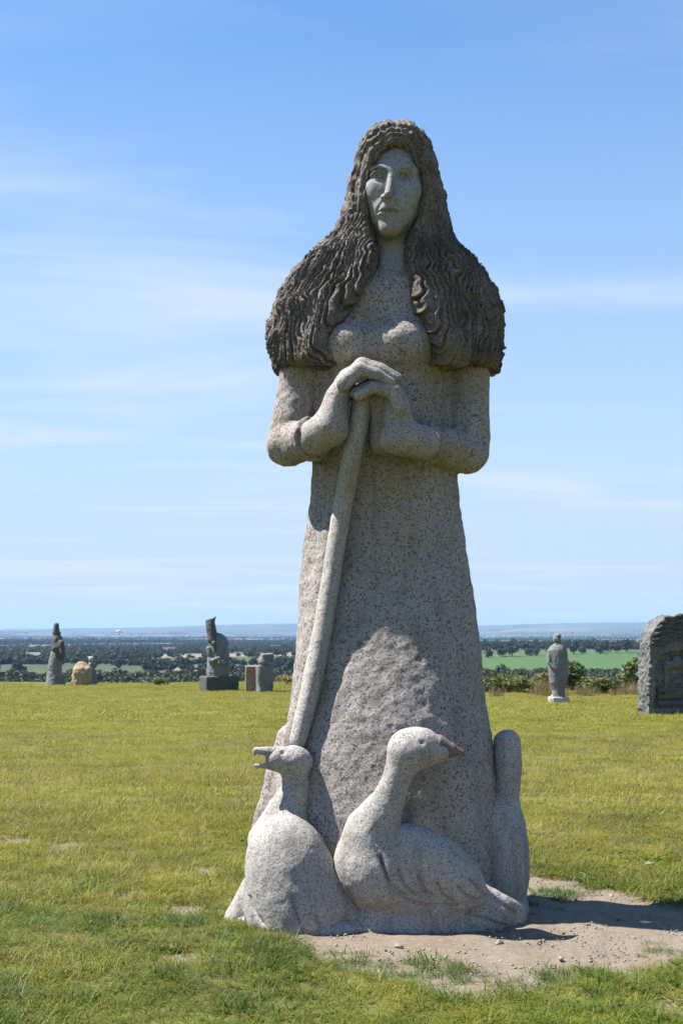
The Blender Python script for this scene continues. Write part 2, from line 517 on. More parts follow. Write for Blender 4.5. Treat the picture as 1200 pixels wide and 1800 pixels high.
# ------------------------------------------------------------------ terrain sheet
front = np.radians(np.concatenate([np.linspace(-30, 30, 420)]))
rest = np.radians(np.linspace(30, 330, 110)[1:-1])
ANG = np.concatenate([front, rest])
RAD = np.concatenate([np.linspace(0.35, 14, 150), np.geomspace(14.2, 110, 90), np.geomspace(112, 600, 60), np.geomspace(606, 3500, 150), np.geomspace(3540, 24000, 80)])
AA, RR = np.meshgrid(ANG, RAD)
tx, ty = (np.sin(AA) * RR).ravel(), (np.cos(AA) * RR).ravel() + CAMY
tz = ground_z(tx, ty)
near = np.hypot(tx, ty) < 60
bumpz = np.zeros_like(tz)
bumpz[near] = (noise2(tx[near], ty[near], 0.9, 3, 1.0) - 0.5) * 0.05
dm = np.zeros_like(tz)
nn = np.hypot(tx, ty) < 16
dm[nn] = dirt_mask(tx[nn], ty[nn])
bumpz[nn] += (noise2(tx[nn], ty[nn], 0.16, 3, 4.0) - 0.5) * 0.045 * dm[nn] - 0.025 * dm[nn]
tz = tz + bumpz * (1 - sstep(30, 60, np.hypot(tx, ty)))
na, nr = len(ANG), len(RAD)
ii, jj = np.meshgrid(np.arange(nr - 1), np.arange(na), indexing='ij')
j2 = (jj + 1) % na
tq = np.stack([ii * na + jj, ii * na + j2, (ii + 1) * na + j2, (ii + 1) * na + jj], -1).reshape(-1, 4)
tverts = np.stack([tx, ty, tz], 1)
tverts = np.vstack([tverts, [[0, CAMY, gz(0, CAMY)]]])
tme = new_mesh('ground', tverts, tq[:, ::-1].copy())
fc = tverts[tq].mean(1)
cid, ed = cells(fc[:, 0], fc[:, 1])
r1 = cell_rand(cid, 4)
pal = np.array([(0.030, 0.048, 0.016), (0.026, 0.050, 0.014), (0.130, 0.098, 0.050), (0.170, 0.130, 0.070), (0.036, 0.055, 0.018), (0.095, 0.085, 0.040), (0.024, 0.042, 0.014)])
fcol = pal[np.clip((r1 * len(pal)).astype(int), 0, len(pal) - 1)]
wood = is_wood(fc[:, 0], fc[:, 1], cid)
fcol[wood] = (0.020, 0.030, 0.014)
gf = poly_sd(fc[:, 0], fc[:, 1], GREEN_FIELD) < 0
fcol[gf] = (0.030, 0.076, 0.008)
frd = np.hypot(fc[:, 0], fc[:, 1])
fcol[frd > 7500] = fcol[frd > 7500] * 0.55 + np.array((0.04, 0.055, 0.03)) * 0.45
slope = (fc[:, 1] > 60) & (fc[:, 1] < 480)
fcol[slope] = (0.13, 0.12, 0.05)
a = tme.attributes.new('field', 'FLOAT_COLOR', 'FACE')
a.data.foreach_set('color', np.hstack([fcol, np.ones((len(fcol), 1))]).astype(np.float32).ravel())
a = tme.attributes.new('dirt', 'FLOAT', 'POINT')
a.data.foreach_set('value', np.append(dm, 0).astype(np.float32))
tdist = np.hypot(tverts[:, 0], tverts[:, 1])
a = tme.attributes.new('valley', 'FLOAT', 'POINT')
a.data.foreach_set('value', sstep(90, 140, tverts[:, 1] + 0.0 * tdist).astype(np.float32))
mg = Mat('ground_soil_and_fields')
wp = mg.pos(world=True)
g1 = mg.mix(mg.ramp(mg.noise(0.35, 4, 0.6, wp), [(0.35, 0.0), (0.65, 1.0)]), (0.088, 0.100, 0.013), (0.150, 0.134, 0.026))
g1 = mg.mix(mg.ramp(mg.noise(9.0, 4, 0.7, wp), [(0.35, 0.0), (0.7, 0.6)]), g1, (0.049, 0.054, 0.009))
d1 = mg.mix(mg.ramp(mg.noise(2.6, 5, 0.65, wp), [(0.3, 0.0), (0.7, 1.0)]), (0.178, 0.140, 0.104), (0.129, 0.100, 0.070))
d1 = mg.mix(mg.ramp(mg.noise(24.0, 4, 0.75, wp), [(0.42, 0.0), (0.66, 0.7)]), d1, (0.216, 0.183, 0.144))
d1 = mg.mix(mg.ramp(mg.noise(60.0, 2, 0.6, wp), [(0.58, 0.0), (0.68, 0.6)]), d1, (0.083, 0.065, 0.046))
g1 = mg.mix(mg.attr('dirt'), g1, d1)
vf = mg.mix(0.12, mg.attr('field', out='Color'), mg.mix(mg.noise(0.03, 4, 0.6, wp), (0.04, 0.05, 0.02), (0.2, 0.19, 0.1)))
mg.color(mg.mix(mg.attr('valley'), g1, vf))
mg.rough(0.95)
mg.bump(mg.noise(45.0, 5, 0.75, wp), 0.6, 0.02)
ground = tag(obj('ground', tme, mg.m), kind='structure')

# ------------------------------------------------------------------ instanced stuff (one object each)
def scatter(name, xyz, rot, scale, idx, protos, kind='stuff', label=None, category=None):
    me = bpy.data.meshes.new(name)
    me.vertices.add(len(xyz)); me.vertices.foreach_set('co', np.asarray(xyz, np.float32).ravel())
    for nm, typ, data, key in (('rot', 'FLOAT_VECTOR', rot, 'vector'), ('scl', 'FLOAT_VECTOR', scale, 'vector'), ('idx', 'INT', idx, 'value')):
        at = me.attributes.new(nm, typ, 'POINT')
        at.data.foreach_set(key, np.asarray(data, np.int32 if typ == 'INT' else np.float32).ravel())
    me.update()
    c = bpy.data.collections.new(name + '_pieces')
    for i, (pm) in enumerate(protos):
        po = bpy.data.objects.new('%s_piece_%02d' % (name, i), pm); c.objects.link(po)
    ng = bpy.data.node_groups.new(name + '_scatter', 'GeometryNodeTree')
    ng.interface.new_socket('Geometry', in_out='INPUT', socket_type='NodeSocketGeometry')
    ng.interface.new_socket('Geometry', in_out='OUTPUT', socket_type='NodeSocketGeometry')
    N = ng.nodes; K = ng.links
    gi, go = N.new('NodeGroupInput'), N.new('NodeGroupOutput')
    ip = N.new('GeometryNodeInstanceOnPoints'); ci = N.new('GeometryNodeCollectionInfo')
    ci.inputs['Collection'].default_value = c
    ci.inputs['Separate Children'].default_value = True; ci.inputs['Reset Children'].default_value = True
    ip.inputs['Pick Instance'].default_value = True
    K.new(gi.outputs[0], ip.inputs['Points']); K.new(ci.outputs[0], ip.inputs['Instance'])
    for nm, typ, sock in (('rot', 'FLOAT_VECTOR', 'Rotation'), ('scl', 'FLOAT_VECTOR', 'Scale'), ('idx', 'INT', 'Instance Index')):
        na_ = N.new('GeometryNodeInputNamedAttribute'); na_.data_type = typ; na_.inputs['Name'].default_value = nm
        K.new(na_.outputs[0], ip.inputs[sock])
    K.new(ip.outputs[0], go.inputs[0])
    o = obj(name, me)
    md = o.modifiers.new('scatter', 'NODES'); md.node_group = ng
    tag(o, label, category, kind=kind)
    return o

def blade_clump(seed, n, rad, h0, h1, w, lean=0.5, droop=0.5, seg=3):
    r = np.random.default_rng(seed); V = []; F = []; T = []
    for i in range(n):
        a = r.uniform(0, 2 * math.pi); q = rad * math.sqrt(r.uniform(0, 1))
        bx, by = q * math.cos(a), q * math.sin(a)
        h = r.uniform(h0, h1); yaw = r.uniform(0, 2 * math.pi); ln = r.uniform(0.05, lean); dr = r.uniform(0, droop)
        d = np.array((math.cos(yaw), math.sin(yaw))); sd = np.array((-d[1], d[0])); ww = w * r.uniform(0.6, 1.3); tint = r.uniform(0, 1)
        k0 = len(V)
        for s in range(seg + 1):
            t = s / seg; off = h * (ln * t + dr * t * t); z = h * t * (1 - 0.35 * (ln + dr) * t)
            c = np.array((bx, by)) + d * off; hw = ww * (1 - t) ** 0.7 * 0.5
            if s == seg: V.append((c[0], c[1], z)); T.append(tint)
            else:
                V.append((c[0] - sd[0] * hw, c[1] - sd[1] * hw, z)); V.append((c[0] + sd[0] * hw, c[1] + sd[1] * hw, z)); T += [tint, tint]
        for s in range(seg - 1):
            F.append((k0 + 2 * s, k0 + 2 * s + 1, k0 + 2 * s + 3, k0 + 2 * s + 2))
        F.append((k0 + 2 * seg - 2, k0 + 2 * seg - 1, k0 + 2 * seg))
    me = new_mesh('grass_clump', V, F, False)
    at = me.attributes.new('tint', 'FLOAT', 'POINT'); at.data.foreach_set('value', np.array(T, np.float32))
    return me

def grass_mat(name, greens, straws, dry_lo, dry_hi, tr=0.35):
    m = Mat(name); wp = m.pos(world=True)
    t = m.attr('tint')
    dry = m.math('ADD', m.math('ADD', m.noise(0.45, 4, 0.6, wp), m.math('MULTIPLY', m.math('SUBTRACT', m.noise(1.9, 3, 0.6, wp), 0.5), 0.7)), m.math('MULTIPLY', m.math('SUBTRACT', t, 0.5), 0.35))
    sy = m.n.new('ShaderNodeSeparateXYZ'); m.l.new(m.geo.outputs['Position'], sy.inputs[0])
    dry = m.math('ADD', dry, m.math('MULTIPLY', m.math('MINIMUM', m.math('MAXIMUM', m.math('ADD', sy.outputs['Y'], 0.3), -3.0), 3.0), 0.065))
    dry = m.ramp(dry, [(dry_lo, 0.0), (dry_lo * 0.45 + dry_hi * 0.55, 0.45), (dry_hi, 1.0)])
    g = m.ramp(t, [(0.0, greens[0]), (0.5, greens[1]), (1.0, greens[2])])
    s_ = m.ramp(t, [(0.0, straws[0]), (1.0, straws[1])])
    c = m.mix(dry, g, s_)
    vr = m.ramp(m.noise(1.1, 4, 0.65, wp), [(0.30, 0.66), (0.52, 0.98), (0.72, 1.15)])
    c = m.mix(1.0, c, vr, 'MULTIPLY')
    m.color(c); m.rough(0.55)
    trn = m.n.new('ShaderNodeBsdfTranslucent'); m.l.new(c, trn.inputs[0])
    mx = m.n.new('ShaderNodeMixShader'); mx.inputs[0].default_value = tr
    m.l.new(m.b.outputs[0], mx.inputs[1]); m.l.new(trn.outputs[0], mx.inputs[2])
    m.l.new(mx.outputs[0], m.n['Material Output'].inputs[0])
    return m.m
GRASS = grass_mat('grass_blades', ((0.077, 0.110, 0.007), (0.115, 0.152, 0.010), (0.148, 0.174, 0.016)), ((0.180, 0.179, 0.021), (0.286, 0.262, 0.045)), 0.33, 0.66, 0.42)
LUSH = grass_mat('lush_grass_blades', ((0.043, 0.086, 0.008), (0.065, 0.117, 0.013), (0.091, 0.146, 0.017)), ((0.098, 0.132, 0.017), (0.183, 0.184, 0.036)), 0.55, 0.9)
DRYG = grass_mat('dry_stalks', ((0.073, 0.078, 0.025), (0.121, 0.103, 0.036), (0.157, 0.121, 0.048)), ((0.181, 0.135, 0.060), (0.254, 0.187, 0.091)), 0.35, 0.6)

def wedge_points(n, d0, d1, margin=1.15, power=1.0):
    """random points on the grass in the direction the camera looks"""
    d = np.sqrt(RNG.uniform(0, 1, n) * (d1 ** 2 - d0 ** 2) + d0 ** 2)
    half = 0.25 * d * margin + 0.6
    return RNG.uniform(-1, 1, n) * half, d + CAMY
def grass_layer(name, n, d0, d1, protos, s0, s1, label, dirt_keep=0.0, keep=None, margin=1.25):
    x, y = wedge_points(n, d0, d1, margin)
    nearm = np.hypot(x, y) < 12
    m = np.zeros(n); m[nearm] = dirt_mask(x[nearm], y[nearm])
    ok = RNG.uniform(0, 1, n) > m * (1 - dirt_keep) * 1.25
    ok &= ~((((x - 0.2) / 0.78) ** 2 + ((y + 0.1) / 0.5) ** 2) < 1)
    if keep is not None: ok &= keep(x, y)
    x, y = x[ok], y[ok]; n = len(x)
    z = ground_z(x, y)
    z = z + (noise2(x, y, 0.9, 3, 1.0) - 0.5) * 0.05 * (1 - sstep(30, 60, np.hypot(x, y))) - 0.012
    sc = RNG.uniform(s0, s1, n) * (0.75 + 0.6 * noise2(x, y, 0.7, 3, 21.0))
    rot = np.stack([RNG.normal(0, 0.08, n), RNG.normal(0, 0.08, n), RNG.uniform(0, 6.283, n)], 1)
    return scatter(name, np.stack([x, y, z], 1), rot, np.stack([sc, sc, sc * RNG.uniform(0.7, 1.3, n)], 1), RNG.integers(0, len(protos), n), protos, label=label, category='grass')
lawn = [blade_clump(100 + i, 64, 0.09, 0.016, 0.055, 0.0044, 1.5, 1.6) for i in range(6)]
for me in lawn: me.materials.append(GRASS)
tall = [blade_clump(140 + i, 34, 0.07, 0.03, 0.10, 0.0052, 1.2, 1.6) for i in range(5)]
for me in tall: me.materials.append(LUSH)
farg = [blade_clump(170 + i, 56, 0.24, 0.03, 0.085, 0.012, 1.6, 1.2, 2) for i in range(5)]
for me in farg: me.materials.append(GRASS)
rough = [blade_clump(210 + i, 30, 0.16, 0.05, 0.17, 0.005, 1.0, 1.3) for i in range(5)]
for me in rough: me.materials.append(GRASS)
straw = [blade_clump(190 + i, 9, 0.08, 0.05, 0.17, 0.0026, 1.3, 0.9) for i in range(5)]
for me in straw: me.materials.append(DRYG)
grass_layer('lawn_grass', 11000, 4.3, 12, lawn, 0.8, 1.3, 'short mown grass round the foot of the big statue')
grass_layer('meadow_grass', 22000, 11, 36, farg, 0.5, 0.95, 'yellow green grass of the open field behind the big statue')
grass_layer('crest_grass', 20000, 34, 95, farg, 0.9, 1.8, 'sunlit grass on the far edge of the field')
grass_layer('lush_tufts', 1500, 4.3, 9.5, tall, 0.7, 1.25, 'taller dark green grass tufts in the foreground', 0.12, lambda x, y: (noise2(x, y, 0.5, 3, 31.0) + 0.16 * (y < -0.6)) > 0.56)
grass_layer('rough_grass', 5200, 7.6, 24, rough, 0.6, 1.1, 'longer rough grass in the middle of the field', 0.0, lambda x, y: noise2(x, y, 2.2, 3, 45.0) + 0.10 * (x < 0) > 0.52)
grass_layer('straw_stalks', 9000, 4.6, 26, straw, 0.7, 1.2, 'thin dry straw stalks among the grass', 0.06, lambda x, y: noise2(x, y, 1.5, 3, 41.0) > 0.42)

def rosette(seed, n=9):
    r = np.random.default_rng(seed); Vv = []; F = []; T = []
    for i in range(n):
        a = 2 * math.pi * i / n + r.uniform(-0.3, 0.3); l = r.uniform(0.035, 0.07); w = l * r.uniform(0.28, 0.42); up = r.uniform(0.1, 0.6)
        d = np.array((math.cos(a), math.sin(a), up)); sd = np.array((-math.sin(a), math.cos(a), 0)); k = len(Vv)
        Vv += [d * 0.1 * l, d * 0.5 * l + sd * w * 0.5, d * l - np.array((0, 0, l * 0.25)), d * 0.5 * l - sd * w * 0.5]
        F.append((k, k + 1, k + 2, k + 3)); T += [r.uniform(0, 1)] * 4
    me = new_mesh('rosette', np.array(Vv), np.array(F), False)
    a = me.attributes.new('tint', 'FLOAT', 'POINT'); a.data.foreach_set('value', np.array(T, np.float32)); me.materials.append(LUSH)
    return me
grass_layer('broadleaf_weeds', 2200, 4.3, 12, [rosette(240 + i) for i in range(4)], 0.7, 1.5, 'small broad-leaved weeds among the foreground grass', 0.05, lambda x, y: noise2(x, y, 0.8, 3, 61.0) > 0.50)

# ------------------------------------------------------------------ the goose-girl statue
STAT_O = P(690, 1640, 0.0); STAT_O[1] = 0.0; STAT_O[2] = 0.0
statue = tag(empty('granite_statue', STAT_O), 'tall pinkish granite statue of a long-haired woman leaning on a staff with three geese', 'statue')

# gown, torso, arms: one carved figure
V = Vol((-0.62, -0.74, -0.12), (1.22, 0.62, 3.80), 0.0105)
V.stack([(470, 640, 740, -0.02, 0.14), (490, 600, 770, -0.12, 0.22), (520, 575, 785, -0.15, 0.27), (560, 560, 795, -0.17, 0.29), (620, 553, 798, -0.17, 0.30),
         (700, 552, 798, -0.15, 0.29), (780, 550, 800, -0.135, 0.28), (850, 548, 806, -0.125, 0.28), (900, 541, 811, -0.135, 0.29), (950, 533, 819, -0.16, 0.30),
         (1000, 530, 825, -0.195, 0.31), (1050, 526, 833, -0.24, 0.32), (1100, 522, 839, -0.288, 0.33), (1150, 518, 844, -0.338, 0.34), (1200, 514, 847, -0.388, 0.35),
         (1235, 511, 850, -0.42, 0.36), (1270, 505, 857, -0.45, 0.37), (1310, 496, 864, -0.48, 0.38), (1350, 488, 868, -0.505, 0.39), (1400, 478, 872, -0.53, 0.41), (1450, 470, 876, -0.54, 0.42), (1500, 462, 880, -0.54, 0.43), (1660, 450, 890, -0.52, 0.45)], 0.02, 0.0, smooth=15)
V.ell(P(614, 608, -0.140), (0.130, 0.120, 0.125), 0.08)
V.ell(P(702, 604, -0.145), (0.165, 0.130, 0.135), 0.08)
V.ell(P(640, 515, -0.10), (0.12, 0.06, 0.03), 0.05)
V.tube([P(535, 560, 0.06), P(524, 690, 0.05), P(509, 750, 0.03), P(506, 782, 0.01)], [0.14, 0.113, 0.115, 0.118], 0.04)
V.tube([P(506, 781, 0.01), P(549, 770, -0.19)], [0.118, 0.107], 0.02)
V.tube([P(818, 560, 0.06), P(824, 690, 0.05), P(824, 760, 0.03), P(820, 795, 0.01)], [0.14, 0.118, 0.118, 0.120], 0.04)
V.tube([P(820, 795, 0.01), P(745, 780, -0.19)], [0.120, 0.106], 0.02)
# cuffs: a proud band at each wrist
for c_, e_ in ((P(549, 770, -0.195), P(506, 781, 0.01)), (P(744, 780, -0.195), P(820, 795, 0.01))):
    ax_ = (c_ - e_) / np.linalg.norm(c_ - e_); t1_ = np.cross(ax_, (0, 0, 1.0)); t1_ /= np.linalg.norm(t1_); t2_ = np.cross(ax_, t1_)
    for off, rr_, tr_ in ((0.0, 0.112, 0.017), (-0.035, 0.112, 0.012)):
        V.tube([c_ + ax_ * off + (t1_ * math.cos(w) + t2_ * math.sin(w)) * rr_ for w in np.linspace(0, 2 * math.pi, 17)], tr_, 0.006)
# the stone left standing behind the staff and at the hem
V.tube([P(503, 1292, -0.03), P(486, 1400, -0.02), P(470, 1500, 0.0)], [0.055, 0.09, 0.12], 0.03)
V.tube([P(603, 840, -0.08), P(572, 1010, -0.08), P(540, 1200, -0.15), P(517, 1300, -0.19)], [0.05, 0.055, 0.06, 0.055], 0.05)
# folds cut in the gown's side and chips
def worley(p):
    i = np.floor(p).astype(np.int64); best = np.full(len(p), 9.0)
    for dx in (-1, 0, 1):
        for dy in (-1, 0, 1):
            for dz in (-1, 0, 1):
                c = i + np.array((dx, dy, dz))
                o = np.stack([hash3(c[:, 0], c[:, 1], c[:, 2] + 101 * k) for k in range(3)], 1)
                best = np.minimum(best, ((c + o - p) ** 2).sum(1))
    return np.sqrt(best)
def rough_stone(amp=0.004, sc=9.0, facet=0.008, fs=13.0):
    def f(v, q):
        n = vnormals(v, q)
        if facet: v = v + n * (facet * (worley(v * fs + 0.7 * vnoise(v * 9)[:, None]) - 0.5))[:, None]
        return v + n * ((fbm(v * sc, 3) - 0.5) * 2 * amp + (fbm(v * 34.0 + 5, 2) - 0.5) * amp * 0.9)[:, None]
    return f
def carve(v, n, lines, w, depth, facing=-0.15):
    """chisel grooves into the faces that look forward; lines of (u, v, Y) points"""
    c = np.zeros(len(v)); ok = n[:, 1] < facing
    for ln in lines:
        pts = np.array([P(*p) for p in ln])[:, [0, 2]]
        best = np.full(len(v), 9.0)
        for i in range(len(pts) - 1):
            a, e = pts[i], pts[i + 1] - pts[i]
            t = np.clip(((v[:, 0] - a[0]) * e[0] + (v[:, 2] - a[1]) * e[1]) / max(e @ e, 1e-9), 0, 1)
            best = np.minimum(best, np.hypot(v[:, 0] - a[0] - t * e[0], v[:, 2] - a[1] - t * e[1]))
        c = np.maximum(c, np.exp(-(best / w) ** 2))
    return v - n * (c * ok * depth)[:, None]
PATCH = np.array([P(u, vv, -0.27)[[0, 2]] for u, vv in ((604, 1056), (642, 1060), (664, 1100), (686, 1140), (630, 1160), (578, 1178), (585, 1110))])
LAP = np.array([P(u, vv, -0.3)[[0, 2]] for u, vv in ((500, 1300), (560, 1272), (640, 1250), (735, 1222), (770, 1240), (800, 1290), (850, 1420), (900, 1800), (400, 1800), (470, 1400))])
def gown_surface(v, q):
    v = rough_stone(0.008, 5.0, 0.010, 11.0)(v, q); n = vnormals(v, q)
    fr = n[:, 1] < -0.1
    sd = poly_sd(v[:, 0], v[:, 2], PATCH)
    zt_, zb_ = P(620, 1050, -0.27)[2], P(620, 1172, -0.27)[2]
    xl_, xr_ = P(578, 1120, -0.27)[0], P(686, 1120, -0.27)[0]
    lift = 0.0 * (0.115 * np.clip((zt_ - v[:, 2]) / (zt_ - zb_), 0, 1.1) + 0.085 * np.clip((v[:, 0] - xl_) / (xr_ - xl_), 0, 1)) * (1 - sstep(-0.025, 0.014, sd)) * fr
    sd2 = poly_sd(v[:, 0], v[:, 2], LAP)
    lift = lift + 0.0 * sstep(-0.03, 0.36, -sd2) ** 0.8 * sstep(0.0, 0.25, -n[:, 1]) * sstep(P(600, 1520, -0.4)[2], P(600, 1420, -0.4)[2], v[:, 2])
    lift = lift + 0.010 * (fbm(v * 26.0, 3) - 0.5) * (1 - sstep(-0.05, 0.0, sd)) * fr
    v = v.copy(); v[:, 1] -= lift
    v = carve(v, n, [((765, 1072, -0.28), (790, 1078, -0.26), (808, 1100, -0.24), (826, 1118, -0.2)), ((620, 1065, -0.28), (588, 1120, -0.28))], 0.006, 0.010)
    return carve(v, n, [((547, 728, -0.24), (530, 766, -0.24), (545, 792, -0.24), (566, 803, -0.24)), ((751, 742, -0.24), (752, 775, -0.24), (742, 816, -0.24))], 0.008, 0.014, 0.5)
figure = part('gown', V, G_BODY, statue, gown_surface)
LICHEN = [(P(690, 415, -0.1), 0.13, 0.8), (P(800, 640, -0.15), 0.28, 0.9), (P(760, 640, -0.22), 0.15, 0.5), (P(570, 845, -0.2), 0.17, 1.0), (P(680, 700, -0.22), 0.12, 0.6),
          (P(700, 840, -0.24), 0.25, 0.75), (P(790, 815, -0.2), 0.2, 0.7), (P(640, 850, -0.24), 0.22, 0.7), (P(530, 650, -0.1), 0.14, 0.6), (P(640, 715, -0.25), 0.09, 0.9),
          (P(735, 1352, -0.55), 0.13, 1.0), (P(780, 1340, -0.55), 0.12, 0.7), (P(850, 660, -0.1), 0.16, 0.7), (P(660, 800, -0.25), 0.12, 0.8), (P(700, 950, -0.26), 0.4, 0.28), (P(760, 1380, -0.52), 0.2, 0.45)]
set_lichen(figure, LICHEN)

# head and neck
V = Vol((0.02, -0.36, 3.2), (0.56, 0.32, 4.3), 0.0048)
V.ell(P(694, 322, 0.0), (0.176, 0.195, 0.255), 0.0)
V.ell(P(688, 372, -0.045), (0.130, 0.145, 0.145), 0.09)
V.tube([P(690, 400, 0.03), P(690, 450, 0.04), P(688, 515, 0.03)], [0.108, 0.102, 0.125], 0.05)
V.tube([P(678, 445, -0.02), P(668, 500, -0.06)], [0.025, 0.03], 0.05)
V.tube([P(704, 445, -0.02), P(708, 500, -0.06)], [0.025, 0.03], 0.05)
V.ell(P(658, 334, -0.112), (0.044, 0.05, 0.052), 0.08)
V.ell(P(722, 337, -0.12), (0.055, 0.05, 0.06), 0.06)
V.tube([P(653, 298, -0.15), P(667, 293, -0.175), P(682, 297, -0.183)], [0.010, 0.014, 0.013], 0.03)
V.tube([P(733, 298, -0.14), P(715, 294, -0.17), P(697, 298, -0.183)], [0.010, 0.014, 0.013], 0.03)
for (u, v, Y) in ((664, 307, -0.210), (713, 309, -0.205)):
    V.ell(P(u, v, Y), (0.052, 0.045, 0.034), 0.02, True)
V.tube([P(689, 298, -0.175), P(686, 318, -0.205), P(681.5, 341, -0.252)], [0.014, 0.016, 0.022], 0.022)
V.ell(P(674.5, 346, -0.215), (0.018, 0.022, 0.016), 0.015)
V.ell(P(692, 347, -0.213), (0.018, 0.022, 0.016), 0.015)
for (u, v, Y) in ((664, 307.5, -0.146), (713, 309.5, -0.141)):
    V.ell(P(u, v, Y), (0.040, 0.036, 0.026), 0.003)
    V.tube([P(u - 13, v + 2, Y - 0.008), P(u - 7, v - 6, Y - 0.030), P(u + 4, v - 7, Y - 0.032), P(u + 13, v + 1, Y - 0.010)], 0.0065, 0.004)
    V.tube([P(u - 12, v + 4, Y - 0.010), P(u, v + 8, Y - 0.030), P(u + 12, v + 4, Y - 0.010)], 0.005, 0.004)
    V.tube([P(u - 1.6, v, Y - 0.036), P(u - 0.6, v, Y - 0.036)], 0.0155, 0.002, True)
V.tube([P(683, 352, -0.195), P(683, 362, -0.205)], [0.02, 0.02], 0.04)
V.ell(P(683, 368, -0.150), (0.065, 0.042, 0.045), 0.05)
V.tube([P(665, 369.5, -0.178), P(676, 366, -0.192), P(683, 367, -0.195), P(690, 366, -0.192), P(702, 370, -0.174)], [0.005, 0.009, 0.009, 0.009, 0.005], 0.010)
V.tube([P(670, 374, -0.180), P(683, 376, -0.190), P(697, 374, -0.178)], [0.006, 0.011, 0.006], 0.012)
V.tube([P(663, 370.5, -0.190), P(683, 370.8, -0.205), P(704, 371.3, -0.186)], [0.006, 0.007, 0.006], 0.004, True)
V.ell(P(685, 402, -0.125), (0.062, 0.06, 0.05), 0.05)
V.tube([P(672, 352, -0.205), P(661, 372, -0.175)], [0.003, 0.006], 0.02, True)
V.tube([P(696, 353, -0.205), P(709, 374, -0.17)], [0.003, 0.006], 0.02, True)
def face_lines(v, q):
    v = rough_stone(0.0022, 16.0, 0.003, 22.0)(v, q); n = vnormals(v, q)
    ls = []
    for u, w in ((664, 307), (713, 309)):
        ls.append([(u - 15, w + 1, -0.17), (u - 7, w - 9.5, -0.18), (u + 4, w - 10.5, -0.18), (u + 14, w - 2, -0.17)])
        ls.append([(u - 12, w + 2.5, -0.17), (u - 6, w - 3.5, -0.18), (u + 4, w - 4.5, -0.18), (u + 12, w + 1.5, -0.17)])
        ls.append([(u - 10, w + 4.5, -0.17), (u, w + 6.5, -0.18), (u + 10, w + 4.5, -0.17)])
    v = carve(v, n, ls, 0.0048, 0.012)
    v = carve(v, n, [[(u_ - 1.8, w_, -0.17), (u_ - 1.2, w_, -0.17)] for u_, w_ in ((664, 307.5), (713, 309.5))], 0.010, 0.014)
    return carve(v, n, [[(664, 371, -0.19), (676, 370, -0.2), (690, 370, -0.2), (703, 371.5, -0.19)]], 0.005, 0.007)
head = part('head', V, G_FINE, statue, face_lines)
set_lichen(head, LICHEN)

# hair: a thick mane over head and shoulders, cut open for face and chest
V = Vol((-0.58, -0.52, 2.72), (1.12, 0.60, 4.46), 0.0062)
HAIR = [(219, 682, 702, -0.02, 0.06), (222, 668, 718, -0.09, 0.13), (230, 652, 735, -0.15, 0.19), (243, 640, 748, -0.19, 0.22), (260, 630, 758, -0.215, 0.24), (300, 618, 771, -0.205, 0.27), (340, 609, 782, -0.19, 0.28),
        (380, 598, 789, -0.165, 0.29), (402, 588, 793, -0.15, 0.29), (425, 566, 806, -0.145, 0.30), (450, 537, 830, -0.175, 0.31), (480, 511, 854, -0.195, 0.33), (510, 492, 870, -0.215, 0.35),
        (545, 477, 882, -0.225, 0.36), (590, 472, 884, -0.23, 0.36), (625, 475, 881, -0.225, 0.36), (652, 483, 876, -0.215, 0.35)]
V.stack(HAIR, 0.02, 0.0, smooth=9, n=2.3)
hair_tab = V.tabs
V.stack([(262, 668, 718, -0.60, -0.12), (274, 655, 732, -0.62, -0.06), (300, 642, 746, -0.62, 0.0), (330, 640, 749, -0.62, 0.02), (370, 640, 746, -0.62, 0.03), (400, 643, 737, -0.62, 0.03), (425, 650, 722, -0.62, 0.03), (450, 654, 719, -0.62, 0.02),
         (480, 646, 726, -0.62, 0.0), (510, 628, 736, -0.62, -0.03), (545, 590, 752, -0.64, -0.05), (590, 564, 778, -0.66, -0.05), (630, 556, 794, -0.68, -0.05), (670, 545, 812, -0.68, -0.05)], -0.16, 0.035, True, smooth=9)
# hollow under the hem where the sleeves come out
V.ell(P(525, 665, 0.03), (0.15, 0.24, 0.07), 0.03, True)
V.ell(P(828, 665, 0.03), (0.15, 0.24, 0.07), 0.03, True)
